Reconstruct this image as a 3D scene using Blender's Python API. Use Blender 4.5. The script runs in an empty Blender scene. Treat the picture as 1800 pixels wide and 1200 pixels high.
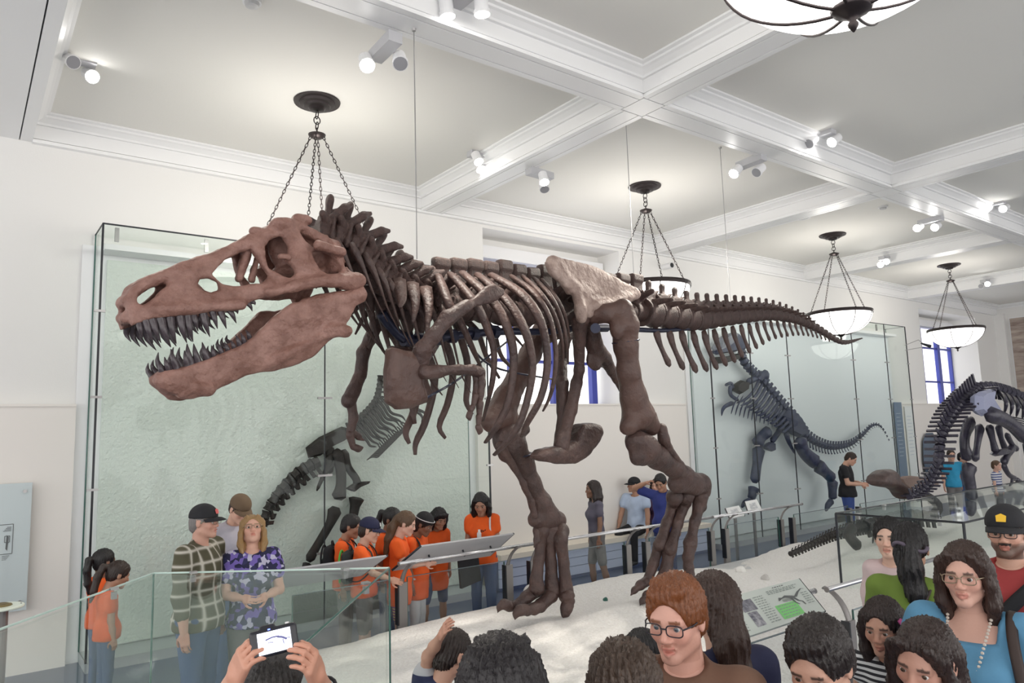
import bpy, math, random
import numpy as np
from mathutils import Vector, Matrix
random.seed(7)
S = bpy.context.scene
COL = S.collection
RAD = math.radians
# ------------------------------------------------------------------ camera, world, exposure
YAW, PIT, ROL, FPX = RAD(37.2125), RAD(7.0424), RAD(-1.6932), 1283.24
_f = np.array([math.sin(YAW)*math.cos(PIT), math.cos(YAW)*math.cos(PIT), math.sin(PIT)])
_r0 = np.array([math.cos(YAW), -math.sin(YAW), 0.0]); _u0 = np.cross(_r0, _f)
_r = _r0*math.cos(ROL)+_u0*math.sin(ROL); _u = -_r0*math.sin(ROL)+_u0*math.cos(ROL)
CAMZ = 2.2
cam_d = bpy.data.cameras.new('camera'); cam_d.sensor_width = 36.0; cam_d.lens = FPX*36.0/1800.0
cam_d.clip_start = 0.05; cam_d.clip_end = 200
cam = bpy.data.objects.new('camera', cam_d); COL.objects.link(cam)
cam.matrix_world = Matrix(((_r[0], _u[0], -_f[0], 0), (_r[1], _u[1], -_f[1], 0), (_r[2], _u[2], -_f[2], CAMZ), (0, 0, 0, 1)))
S.camera = cam
W = bpy.data.worlds.new('daylight'); S.world = W; W.use_nodes = True
W.node_tree.nodes['Background'].inputs[0].default_value = (1.0, 0.985, 0.965, 1)
W.node_tree.nodes['Background'].inputs[1].default_value = 1.6
S.view_settings.view_transform = 'Standard'; S.view_settings.look = 'None'
S.view_settings.exposure = 0.55; S.view_settings.gamma = 1.0
try: S.view_settings.use_curve_mapping = False
except Exception: pass
SPOT = 1.0      # strength of the hall's own lamps
# ------------------------------------------------------------------ helpers: placing
def ray(x, y): return _r*(x-900)/FPX-_u*(y-600)/FPX+_f
CP = np.array([0, 0, CAMZ])
def onZ(x, y, z): d = ray(x, y); return CP+d*((z-CAMZ)/d[2])
def onY(x, y, Y): d = ray(x, y); return CP+d*(Y/d[1])
def tag(o, label=None, cat=None, group=None, kind=None):
    if label: o['label'] = label
    if cat: o['category'] = cat
    if group: o['group'] = group
    if kind: o['kind'] = kind
    return o
def empty(name, loc=(0, 0, 0), rz=0.0):
    o = bpy.data.objects.new(name, None); COL.objects.link(o); o.location = loc; o.rotation_euler = (0, 0, rz)
    o.empty_display_size = .1; return o
def mesh(name, verts, faces, smooth=False):
    m = bpy.data.meshes.new(name)
    verts = np.asarray(verts, np.float32).reshape(-1, 3)
    m.from_pydata(verts.tolist(), [], [list(map(int, f)) for f in faces] if not isinstance(faces, np.ndarray) else faces.tolist())
    if smooth: m.shade_smooth()
    m.update(); return m
def obj(name, me, mat=None, parent=None, loc=(0, 0, 0), rot=None):
    o = bpy.data.objects.new(name, me); COL.objects.link(o)
    if mat is not None and len(me.materials) == 0:
        me.materials.append(mat)
    if parent is not None: o.parent = parent
    o.location = loc
    if rot is not None: o.rotation_euler = rot
    return o
def struct(name, me, mat): o = obj(name, me, mat); o['kind'] = 'structure'; return o
class MB:                                    # collects simple solids for ONE mesh
    def __init__(s): s.v = []; s.f = []
    def add(s, v, f):
        b = len(s.v); s.v += [tuple(p) for p in v]; s.f += [[i+b for i in q] for q in f]; return s
    def box(s, a, b):
        x0, y0, z0 = a; x1, y1, z1 = b
        return s.add([(x0,y0,z0),(x1,y0,z0),(x1,y1,z0),(x0,y1,z0),(x0,y0,z1),(x1,y0,z1),(x1,y1,z1),(x0,y1,z1)],
                     [(0,3,2,1),(4,5,6,7),(0,1,5,4),(1,2,6,5),(2,3,7,6),(3,0,4,7)])
    def hexa(s, p):   # eight points, bottom four then top four
        return s.add(p, [(0,3,2,1),(4,5,6,7),(0,1,5,4),(1,2,6,5),(2,3,7,6),(3,0,4,7)])
    def tube(s, pts, rad, n=8, flat=1.0, cap=True, up=(0, 0, 1)):
        v, f = tube(pts, rad, n, flat, cap, up); return s.add(v, f)
    def lathe(s, prof, n=24, c=(0, 0, 0)):
        v = []; f = []
        for r, z in prof:
            for i in range(n):
                a = 2*math.pi*i/n; v.append((c[0]+r*math.cos(a), c[1]+r*math.sin(a), c[2]+z))
        for k in range(len(prof)-1):
            for i in range(n):
                j = (i+1) % n; f.append((k*n+i, k*n+j, k*n+n+j, k*n+n+i))
        f.append(tuple(range(n))[::-1]); f.append(tuple(range((len(prof)-1)*n, len(prof)*n)))
        return s.add(v, f)
    def prism(s, poly, z0, z1):
        n = len(poly)
        return s.add([(x, y, z0) for x, y in poly]+[(x, y, z1) for x, y in poly],
                     [tuple(range(n))[::-1], tuple(range(n, 2*n))]+[(i, (i+1) % n, n+(i+1) % n, n+i) for i in range(n)])
    def me(s, name, smooth=False): return mesh(name, s.v, s.f, smooth)
def tube(pts, rad, n=8, flat=1.0, cap=True, up=(0, 0, 1)):
    P = np.asarray(pts, float); k = len(P)
    R = np.broadcast_to(np.asarray(rad, float), (k,)) if np.ndim(rad) <= 1 else rad
    T = np.gradient(P, axis=0); T /= np.maximum(np.linalg.norm(T, axis=1), 1e-9)[:, None]
    upv = np.asarray(up, float); v = []
    A = np.cross(T[0], upv)
    if np.linalg.norm(A) < .05: A = np.cross(T[0], (1, .3, 0))
    A /= np.linalg.norm(A)
    for i in range(k):
        A = A-T[i]*(A@T[i]); A /= max(np.linalg.norm(A), 1e-9); B = np.cross(T[i], A)
        for j in range(n):
            a = 2*math.pi*j/n; v.append(tuple(P[i]+R[i]*(A*math.cos(a)+B*math.sin(a)*flat)))
    f = [(i*n+j, i*n+(j+1) % n, (i+1)*n+(j+1) % n, (i+1)*n+j) for i in range(k-1) for j in range(n)]
    if cap: f += [tuple(range(n))[::-1], tuple(range((k-1)*n, k*n))]
    return v, f
def spline(pts, m=24):                        # Catmull-Rom through points of any dimension
    P = np.asarray(pts, float); n = len(P)
    if n < 3: return np.array([P[0]+(P[-1]-P[0])*t for t in np.linspace(0, 1, m)])
    Q = np.vstack([2*P[0]-P[1], P, 2*P[-1]-P[-2]]); out = []
    for u in np.linspace(0, n-1, m):
        i = min(int(u), n-2); t = u-i; a, b, c, d = Q[i], Q[i+1], Q[i+2], Q[i+3]
        out.append(.5*((2*b)+(-a+c)*t+(2*a-5*b+4*c-d)*t*t+(-a+3*b-3*c+d)*t**3))
    return np.array(out)
# ------------------------------------------------------------------ helpers: organic solids (distance field -> surface nets)
def smin(a, b, k):
    h = np.clip(.5+.5*(b-a)/k, 0, 1); return b*(1-h)+a*h-k*h*(1-h)
class Vol:
    def __init__(s, lo, hi, h):
        s.h = h; s.lo = np.asarray(lo, float)-2*h; n = np.ceil((np.asarray(hi, float)+2*h-s.lo)/h).astype(int)+1
        s.n = n; s.ax = [s.lo[i]+h*np.arange(n[i]) for i in range(3)]
        s.v = np.full(tuple(n), 9.0, np.float32)
    def reg(s, lo, hi, pad):
        sl = []
        for i in range(3):
            a = max(0, int(math.floor((lo[i]-pad-s.lo[i])/s.h))); b = min(s.n[i], int(math.ceil((hi[i]+pad-s.lo[i])/s.h))+1)
            if b <= a: return None, None
            sl.append(slice(a, b))
        g = np.meshgrid(*[s.ax[i][sl[i]].astype(np.float32) for i in range(3)], indexing='ij', sparse=True)
        return tuple(sl), g
    def put(s, sl, d, k, sub=False):
        w = s.v[sl]
        if sub: s.v[sl] = -smin(-w, d, k) if k > 0 else np.maximum(w, -d)
        else: s.v[sl] = smin(w, d, k) if k > 0 else np.minimum(w, d)
    def cone(s, a, b, r1, r2, k=.02, sub=False):
        a = np.asarray(a, float); b = np.asarray(b, float); R = max(r1, r2)
        sl, g = s.reg(np.minimum(a, b), np.maximum(a, b), R+k+2*s.h)
        if sl is None: return s
        e = b-a; L = max(e@e, 1e-12); px, py, pz = g[0]-a[0], g[1]-a[1], g[2]-a[2]
        t = np.clip((px*e[0]+py*e[1]+pz*e[2])/L, 0, 1)
        d = np.sqrt((px-t*e[0])**2+(py-t*e[1])**2+(pz-t*e[2])**2)-(r1+(r2-r1)*t)
        s.put(sl, d, k, sub); return s
    def chain(s, pts, rs, k=.02):
        for i in range(len(pts)-1): s.cone(pts[i], pts[i+1], rs[i], rs[i+1], k)
        return s
    def ell(s, c, r, k=.02, R=None, sub=False):
        c = np.asarray(c, float); r = np.asarray(r, float); m = r.max() if R is not None else r
        sl, g = s.reg(c-m, c+m, k+2*s.h)
        if sl is None: return s
        px, py, pz = g[0]-c[0], g[1]-c[1], g[2]-c[2]
        if R is not None:
            R = np.asarray(R); px, py, pz = [R[0][i]*px+R[1][i]*py+R[2][i]*pz for i in range(3)]
        k0 = np.sqrt((px/r[0])**2+(py/r[1])**2+(pz/r[2])**2)+1e-6
        k1 = np.sqrt((px/r[0]**2)**2+(py/r[1]**2)**2+(pz/r[2]**2)**2)+1e-6
        s.put(sl, k0*(k0-1)/k1, k, sub); return s
    def box(s, c, hw, rd=.01, k=.01, R=None, sub=False):
        c = np.asarray(c, float); hw = np.asarray(hw, float); m = np.linalg.norm(hw) if R is not None else hw
        sl, g = s.reg(c-m, c+m, k+2*s.h)
        if sl is None: return s
        px, py, pz = g[0]-c[0], g[1]-c[1], g[2]-c[2]
        if R is not None:
            R = np.asarray(R); px, py, pz = [R[0][i]*px+R[1][i]*py+R[2][i]*pz for i in range(3)]
        q = [abs(px)-hw[0]+rd, abs(py)-hw[1]+rd, abs(pz)-hw[2]+rd]
        d = np.sqrt(np.maximum(q[0], 0)**2+np.maximum(q[1], 0)**2+np.maximum(q[2], 0)**2)+np.minimum(np.maximum(np.maximum(q[0], q[1]), q[2]), 0)-rd
        s.put(sl, d, k, sub); return s
    def plate(s, poly, holes, t, ncen, axes=(0, 2, 1), rd=.012, k=.02, pillow=0.0, grow=0.0):
        # polygon in the axes[0]/axes[1] plane, half thickness t about ncen(u, v) along axes[2]
        poly = np.asarray(poly, float); lo = poly.min(0); hi = poly.max(0); a0, a1, a2 = axes
        A, B = np.meshgrid(s.ax[a0], s.ax[a1], indexing='ij')
        d2 = polysd(A, B, poly)
        for hpoly in holes: d2 = np.maximum(d2, -(polysd(A, B, np.asarray(hpoly, float))-grow))
        nc = ncen(A, B); tt = t*(1+pillow*np.clip(-d2/.05, 0, 1)) if pillow else t
        N = s.ax[a2][None, None, :]
        q1 = np.broadcast_to((d2+rd)[:, :, None], d2.shape+(N.shape[2],)); q2 = abs(N-nc[:, :, None])-(np.asarray(tt)[:, :, None] if pillow else tt)+rd
        d = np.sqrt(np.maximum(q1, 0)**2+np.maximum(q2, 0)**2)+np.minimum(np.maximum(q1, q2), 0)-rd
        inv = np.argsort([a0, a1, a2]); d = np.transpose(d, inv).astype(np.float32)
        s.v = smin(s.v, d, k).astype(np.float32); return s
    def clip(s, axis, val, keep_above=True):
        shp = [1, 1, 1]; shp[axis] = -1; x = s.ax[axis].reshape(shp)
        s.v = np.maximum(s.v, (val-x) if keep_above else (x-val)).astype(np.float32); return s
    def nets(s):
        v = s.v; v[0]=9; v[-1]=9; v[:,0]=9; v[:,-1]=9; v[:,:,0]=9; v[:,:,-1]=9
        ins = v < 0; n = v.shape
        c = np.zeros((n[0]-1, n[1]-1, n[2]-1), np.int8)
        for i in (0, 1):
            for j in (0, 1):
                for k in (0, 1): c += ins[i:n[0]-1+i, j:n[1]-1+j, k:n[2]-1+k]
        act = (c > 0) & (c < 8); idx = -np.ones(act.shape, np.int64); cells = np.argwhere(act); idx[act] = np.arange(len(cells))
        if len(cells) == 0: return np.zeros((0, 3)), np.zeros((0, 4), int)
        acc = np.zeros((len(cells), 3)); cnt = np.zeros(len(cells)); I, J, K = cells.T
        cor = [(i, j, k) for i in (0, 1) for j in (0, 1) for k in (0, 1)]
        val = {q: v[I+q[0], J+q[1], K+q[2]] for q in cor}
        for q in cor:
            for ax in range(3):
                if q[ax]: continue
                p = list(q); p[ax] = 1; p = tuple(p); a, b = val[q], val[p]; m = (a < 0) != (b < 0)
                t = np.where(m, a/np.where(a-b == 0, 1, a-b), 0)
                for x in range(3): acc[:, x] += np.where(m, q[x]+(t if x == ax else 0), 0)
                cnt += m
        V = (cells+acc/cnt[:, None])*s.h+s.lo; F = []
        for ax in range(3):
            sl0 = [slice(None)]*3; sl1 = [slice(None)]*3; sl0[ax] = slice(0, -1); sl1[ax] = slice(1, None)
            a = ins[tuple(sl0)]; b = ins[tuple(sl1)]; e = np.argwhere(a != b)
            if not len(e): continue
            u, w = [(1, 2), (2, 0), (0, 1)][ax]
            ok = (e[:, u] > 0) & (e[:, w] > 0) & (e[:, u] < n[u]-1) & (e[:, w] < n[w]-1); e = e[ok]; fl = a[tuple(e.T)]
            def cell(du, dw):
                q = e.copy(); q[:, u] -= du; q[:, w] -= dw; return idx[q[:, 0], q[:, 1], q[:, 2]]
            q = np.stack([cell(1, 1), cell(0, 1), cell(0, 0), cell(1, 0)], 1); q[~fl] = q[~fl][:, ::-1]; F.append(q)
        return V, np.concatenate(F)
    def me(s, name): V, F = s.nets(); return mesh(name, V, F, True)
def rough(me, amp, freq, seed=0):       # worn, uneven bone surface: real displacement along the normals
    n = len(me.vertices); co = np.empty(n*3, np.float32); me.vertices.foreach_get('co', co); co = co.reshape(-1, 3)
    nr = np.empty(n*3, np.float32); me.vertices.foreach_get('normal', nr); nr = nr.reshape(-1, 3); q = np.random.RandomState(seed); d = np.zeros(n)
    for o in range(4):
        for k in range(5):
            w = q.normal(0, 1, 3); w *= freq*1.9**o/np.linalg.norm(w); d += np.sin(co@w+q.rand()*6.3+1.3*np.sin(co@(w[[1, 2, 0]]*.6)))*.55**o
    co += nr*(amp*d/3.2)[:, None].astype(np.float32); me.vertices.foreach_set('co', co.ravel()); me.update(); return me
def polysd(A, B, P):
    d = np.full(A.shape, 1e9); ins = np.zeros(A.shape, bool); n = len(P)
    for i in range(n):
        a = P[i]; b = P[(i+1) % n]; e = b-a; wx = A-a[0]; wy = B-a[1]; t = np.clip((wx*e[0]+wy*e[1])/max(e@e, 1e-12), 0, 1)
        d = np.minimum(d, (wx-t*e[0])**2+(wy-t*e[1])**2)
        c = (a[1] > B) != (b[1] > B)
        if e[1] != 0: ins ^= c & (A < a[0]+(B-a[1])*e[0]/e[1])
    d = np.sqrt(d); return np.where(ins, -d, d)
def bounds(pts, pad): P = np.asarray(pts, float); return P.min(0)-pad, P.max(0)+pad
# ------------------------------------------------------------------ materials
MATS = {}
def mat(name, col, rough=.6, metal=0.0, bump=0.0, bscale=30.0, var=0.0, vscale=4.0, emit=0.0, col2=None, coat=0.0, spec=.5, vcol=False, sss=0.0):
    if name in MATS: return MATS[name]
    m = bpy.data.materials.new(name); m.use_nodes = True; nt = m.node_tree; b = nt.nodes['Principled BSDF']
    c4 = tuple(col)+(1,); b.inputs['Base Color'].default_value = c4; b.inputs['Roughness'].default_value = rough; b.inputs['Metallic'].default_value = metal
    b.inputs['Specular IOR Level'].default_value = spec
    if coat: b.inputs['Coat Weight'].default_value = coat
    tc = nt.nodes.new('ShaderNodeTexCoord')
    src = None
    if vcol:
        a = nt.nodes.new('ShaderNodeVertexColor'); a.layer_name = 'Col'; src = a.outputs[0]
    if var or col2:
        no = nt.nodes.new('ShaderNodeTexNoise'); no.inputs['Scale'].default_value = vscale; no.inputs['Detail'].default_value = 6; no.inputs['Roughness'].default_value = .65
        nt.links.new(tc.outputs['Object'], no.inputs['Vector'])
        mx = nt.nodes.new('ShaderNodeMix'); mx.data_type = 'RGBA'
        rp = nt.nodes.new('ShaderNodeMapRange'); rp.inputs[1].default_value = .35; rp.inputs[2].default_value = .65
        nt.links.new(no.outputs[0], rp.inputs[0]); nt.links.new(rp.outputs[0], mx.inputs[0])
        c2 = tuple(col2)+(1,) if col2 else tuple(x*(1-var) for x in col)+(1,)
        if src is not None: nt.links.new(src, mx.inputs[6])
        else: mx.inputs[6].default_value = c4
        mx.inputs[7].default_value = c2; src = mx.outputs[2]
    if src is not None: nt.links.new(src, b.inputs['Base Color'])
    if bump:
        n2 = nt.nodes.new('ShaderNodeTexNoise'); n2.inputs['Scale'].default_value = bscale; n2.inputs['Detail'].default_value = 5
        nt.links.new(tc.outputs['Object'], n2.inputs['Vector'])
        bp = nt.nodes.new('ShaderNodeBump'); bp.inputs['Strength'].default_value = bump; bp.inputs['Distance'].default_value = .02
        nt.links.new(n2.outputs[0], bp.inputs['Height']); nt.links.new(bp.outputs[0], b.inputs['Normal'])
    if emit:
        b.inputs['Emission Color'].default_value = c4; b.inputs['Emission Strength'].default_value = emit
    MATS[name] = m; return m
def glass(name, tint=(.93, .98, .96), refl=1.0, haze=0.0):
    if name in MATS: return MATS[name]
    m = bpy.data.materials.new(name); m.use_nodes = True; nt = m.node_tree; nt.nodes.remove(nt.nodes['Principled BSDF'])
    out = nt.nodes['Material Output']; t = nt.nodes.new('ShaderNodeBsdfTransparent'); t.inputs[0].default_value = tuple(tint)+(1,)
    g = nt.nodes.new('ShaderNodeBsdfGlossy'); g.inputs['Roughness'].default_value = .02; g.inputs[0].default_value = (.95, 1, .98, 1)
    fr = nt.nodes.new('ShaderNodeFresnel')
    ge = nt.nodes.new('ShaderNodeNewGeometry'); ir = nt.nodes.new('ShaderNodeMapRange'); ir.inputs[3].default_value = 1.45; ir.inputs[4].default_value = 1/1.45
    nt.links.new(ge.outputs['Backfacing'], ir.inputs[0]); nt.links.new(ir.outputs[0], fr.inputs[0])
    mu = nt.nodes.new('ShaderNodeMath'); mu.operation = 'MULTIPLY'; mu.inputs[1].default_value = refl
    mx = nt.nodes.new('ShaderNodeMixShader'); nt.links.new(fr.outputs[0], mu.inputs[0]); nt.links.new(mu.outputs[0], mx.inputs[0])
    first = t
    if haze:
        df = nt.nodes.new('ShaderNodeBsdfDiffuse'); df.inputs[0].default_value = (.86, .95, .92, 1)
        m0 = nt.nodes.new('ShaderNodeMixShader'); m0.inputs[0].default_value = haze
        nt.links.new(t.outputs[0], m0.inputs[1]); nt.links.new(df.outputs[0], m0.inputs[2]); first = m0
    nt.links.new(first.outputs[0], mx.inputs[1]); nt.links.new(g.outputs[0], mx.inputs[2]); nt.links.new(mx.outputs[0], out.inputs[0])
    MATS[name] = m; return m
# ================================================================== the room
M_wall = mat('wall_paint', (.80, .79, .77), .75, bump=.05, bscale=60)
M_ceil = mat('ceiling_paint', (.80, .79, .75), .8, bump=.04, bscale=40)
M_beam = mat('beam_gloss_paint', (.85, .85, .85), .38, bump=.02, bscale=20)
M_panelw = mat('lower_wall_paint', (.83, .79, .745), .6)
M_floor = mat('floor_terrazzo', (.075, .10, .17), .28, var=.3, vscale=40)
M_blue = mat('window_frame_fringe_blue', (.035, .05, .33), .4)  # saturated blue stands in for the colour fringe of the backlit frame
M_white = mat('white_enamel', (.83, .83, .84), .35)
M_black = mat('black_edge', (.012, .014, .02), .3)
M_steel = mat('brushed_steel', (.42, .41, .41), .33, metal=.9)
M_bronze = mat('dark_bronze', (.045, .035, .035), .4, metal=.6)
M_glass = glass('clear_pane', (.99, .995, .995), .6)
M_gcase = glass('case_glass', (.975, .99, .982), .32)
M_gedge = mat('glass_cut_edge', (.05, .13, .11), .15)
XB = [5.35, 10.33, 15.25, 20.2]; BW = .16; ZB, ZC = 5.40, 5.70; YB = 4.75; WY = 8.95
struct('floor', MB().box((-7, -6, -.2), (26.3, 9.9, 0)).me('floor'), M_floor)
# window wall with two deep window niches
N1 = (6.29, 9.24, 2.62, 5.33); N2 = (20.7, 24.4, 2.62, 5.2)
wb = MB(); xs = -7
for (x0, x1, z0, z1) in (N1, N2):
    wb.box((xs, WY, 0), (x0, 9.9, 6)); wb.box((x0, WY, 0), (x1, 9.9, z0)); wb.box((x0, WY, z1), (x1, 9.9, 6)); xs = x1
wb.box((xs, WY, 0), (26.3, 9.9, 6))
wb.box((6.29, 9.5, 5.0), (9.24, 9.7, 5.33)).box((20.7, 9.7, 4.95), (24.4, 9.9, 5.2))
struct('wall_back', wb.me('wall_back'), M_wall)
for i, (a, b) in enumerate(((-7, .98), (6.05, 10.72), (19.0, 26))):
    struct('trim_%d' % (i+1), MB().box((a, 8.86, 0), (b, WY, 2.60)).box((a, 8.845, 2.595), (b, WY, 2.62)).me('lower_panel'), M_panelw)
struct('wall_right', MB().box((26, -6, 0), (26.3, 9, 6)).box((25.85, 8.68, 0), (26, 8.95, 5.4)).me('wall_right'), M_wall)
# windows
def window(name, x0, x1, z0, z1, Y, vx, hz, mw):
    r = empty(name, ((x0+x1)/2, Y, z0)); r['kind'] = 'structure'; c = r.location
    def B(nm, a, b, m): obj(nm, MB().box(tuple(np.array(a)-np.array(c)), tuple(np.array(b)-np.array(c))).me(nm), m, r)
    B('window_frame', (x0, Y-.05, z0), (x0+.06, Y+.05, z1), M_blue); B('window_frame', (x1-.06, Y-.05, z0), (x1, Y+.05, z1), M_blue)
    B('window_frame', (x0, Y-.05, z1-.06), (x1, Y+.05, z1), M_blue); B('window_sill', (x0, Y-.07, z0), (x1, Y+.05, z0+.05), M_blue)
    for x in vx: B('mullion', (x-mw, Y-.06, z0), (x+mw, Y+.04, z1), M_blue)
    for z in hz: B('glazing_bar', (x0, Y-.04, z-.025), (x1, Y+.03, z+.025), M_blue)
    xs = [x0]+list(vx)+[x1]; zs = [z0]+list(hz)+[z1]
    for a, b in zip(xs[:-1], xs[1:]):
        for p, q in zip(zs[:-1], zs[1:]): B('window_pane', (a, Y-.003, p), (b, Y+.003, q), M_glass)
    return r
window('window_1', 6.29, 9.5, 2.6, 5.0, 9.55, (7.22, 8.12, 9.03), (3.36,), .06)
window('window_2', 20.7, 24.4, 2.6, 4.95, 9.75, (22.35, 23.5), (3.3, 4.3), .09)
for nm, a, b, lb in (('blind_cassette', (6.36, 9.32, 4.93), (9.2, 9.5, 5.18), 'long white roller blind cassette at top of the big window'),
                     ('blind_cassette', (20.9, 9.5, 4.85), (24.2, 9.66, 5.08), 'white roller blind cassette over the narrow far window')):
    t = empty(nm, (a[0], a[1], a[2])); tag(t, lb, 'blind')
    obj('housing', MB().box((0, 0, .05), tuple(np.array(b)-np.array(a))).me('housing'), M_white, t)
    obj('rolled_fabric', MB().tube([(0.03, .09, .05), (b[0]-a[0]-.03, .09, .05)], .045, 10).me('roll', True), mat('blind_fabric', (.45, .46, .55), .7), t)
# brick building outside the far window, whitened in place of blown-out daylight
M_brick = mat('outside_brick', (.93, .92, .93), .8)
nt = M_brick.node_tree; bk = nt.nodes.new('ShaderNodeTexBrick'); bk.inputs['Scale'].default_value = 3.2
bk.inputs['Color1'].default_value = (.95, .94, .95, 1); bk.inputs['Color2'].default_value = (.8, .78, .84, 1); bk.inputs['Mortar'].default_value = (.97, .97, .97, 1)
mp = nt.nodes.new('ShaderNodeMapping'); mp.inputs['Rotation'].default_value = (math.pi/2, 0, 0); nt.links.new(nt.nodes['Texture Coordinate'].outputs['Object'], mp.inputs[0])
nt.links.new(mp.outputs[0], bk.inputs['Vector']); nt.links.new(bk.outputs[0], nt.nodes['Principled BSDF'].inputs['Base Color'])
tag(obj('outside_building', MB().box((24, 17, -3), (60, 17.5, 7.2)).box((24, 16.8, 7.2), (60, 17.7, 7.6)).me('outside_wall'), M_brick), 'brick building with daylight glare in its colour, seen outside through the far window', 'building')
# ceiling: slab, beams, crown mouldings
ceil = struct('ceiling', MB().box((-7, -6, ZC), (26.3, 9.9, 6.1)).me('ceiling'), M_ceil)
def beam(x0, x1, y0, y1, along):
    m = MB().box((x0, y0, ZB+.012), (x1, y1, ZC+.05)); g = .05; e = .012
    if along == 'x':
        m.box((x0, y0-.012, ZB), (x1, y0+g, ZB+.02)).box((x0, y1-g, ZB), (x1, y1+.012, ZB+.02)).box((x0, y0+g+e, ZB), (x1, y1-g-e, ZB+.02))
        m.box((x0, y0-.012, ZB+.04), (x1, y1+.012, ZB+.055))
    else:
        m.box((x0-.012, y0, ZB), (x0+g, y1, ZB+.02)).box((x1-g, y0, ZB), (x1+.012, y1, ZB+.02)).box((x0+g+e, y0, ZB), (x1-g-e, y1, ZB+.02))
        m.box((x0-.012, y0, ZB+.04), (x1+.012, y1, ZB+.055))
    return obj('beam', m.me('beam'), M_beam, ceil)
for ya in (YB, -2.05):
    cuts = [.48]+[q for x in XB for q in (x-BW, x+BW)]+[26]
    for a, b in zip(cuts[0::2], cuts[1::2]): beam(a, b, ya-BW, ya+BW, 'x')
for x in XB:
    for a, b in ((-6, -2.05-BW), (-2.05+BW, YB-BW), (YB+BW, WY)): beam(x-BW, x+BW, a, b, 'y')
    for ya in (YB, -2.05): obj('beam_crossing', MB().box((x-BW+.012, ya-BW+.012, ZB), (x+BW-.012, ya+BW-.012, ZC)).me('crossing'), M_beam, ceil)
obj('soffit', MB().box((-7, -6, ZB), (.36, WY, ZC+.05)).box((.372, -6, ZB), (.48, WY, ZC+.05)).me('soffit'), M_beam, ceil)
obj('wall_fascia', MB().box((.48, 8.90, ZB+.03), (26, WY, ZC)).box((.48, 8.88, ZB-.02), (26, WY, ZB+.018)).me('fascia'), M_beam, ceil)
def ring(x0, x1, y0, y1):          # mitred crown moulding round one coffer
    prof = [(0, -.12), (.03, -.12), (.03, -.095), (.075, -.06), (.10, -.05), (.10, -.028), (.135, -.02), (.135, 0), (0, 0)]
    v = []; f = []; n = len(prof)
    for (cx, cy, sx, sy) in ((x0, y0, 1, 1), (x1, y0, -1, 1), (x1, y1, -1, -1), (x0, y1, 1, -1)):
        v += [(cx+sx*d, cy+sy*d, ZC+z) for d, z in prof]
    for k in range(4):
        for i in range(n): f.append((k*n+i, ((k+1) % 4)*n+i, ((k+1) % 4)*n+(i+1) % n, k*n+(i+1) % n))
    return obj('crown_molding', mesh('molding', v, f), M_beam, ceil)
ex = [.48]+[q for x in XB for q in (x-BW, x+BW)]+[26]
for a, b in zip(ex[0::2], ex[1::2]):
    ring(a, b, YB+BW, 8.90); ring(a, b, -2.05+BW, YB-BW)
# mural on the end wall
mu = empty('mural', (25.97, 7.3, 2.93)); tag(mu, 'large brown picture of layered rock on the far end wall', 'picture')
M_mur = mat('mural_print', (.22, .16, .14), .6, col2=(.5, .42, .36), vscale=1.5)
nt = M_mur.node_tree
for nd in nt.nodes:
    if nd.type == 'TEX_NOISE':
        mp = nt.nodes.new('ShaderNodeMapping'); mp.inputs['Scale'].default_value = (1, .7, 4.5)
        nt.links.new(nt.nodes['Texture Coordinate'].outputs['Object'], mp.inputs[0]); nt.links.new(mp.outputs[0], nd.inputs['Vector'])
obj('print', MB().box((-.05, -2.2, 0), (-.02, 1.25, 2.3)).me('print'), M_mur, mu)
obj('backing_board', MB().box((-.02, -2.24, -.04), (.02, 1.29, 2.34)).me('board'), M_white, mu)
# bench under the window
M_bench = mat('bench_blue_white', (.50, .56, .72), .5)
bn = empty('wall_bench', (6.1, 8.45, 0)); tag(bn, 'long low bench with cream top against the wall under the window', 'bench')
obj('bench_top', MB().box((0, -.02, .43), (4.6, .4, .5)).me('top'), mat('bench_cream', (.78, .72, .62), .5), bn)
for k in range(5):
    for z0, z1 in ((.05, .17), (.18, .295), (.305, .425)):
        obj('front_panel', MB().box((k*.92+.006, .03, z0), (k*.92+.914, .06, z1)).me('panel'), M_bench, bn)
obj('bench_body', MB().box((.01, .05, 0), (4.59, .4, .43)).me('body'), mat('bench_shadow_gap', (.10, .13, .25), .6), bn)
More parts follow.
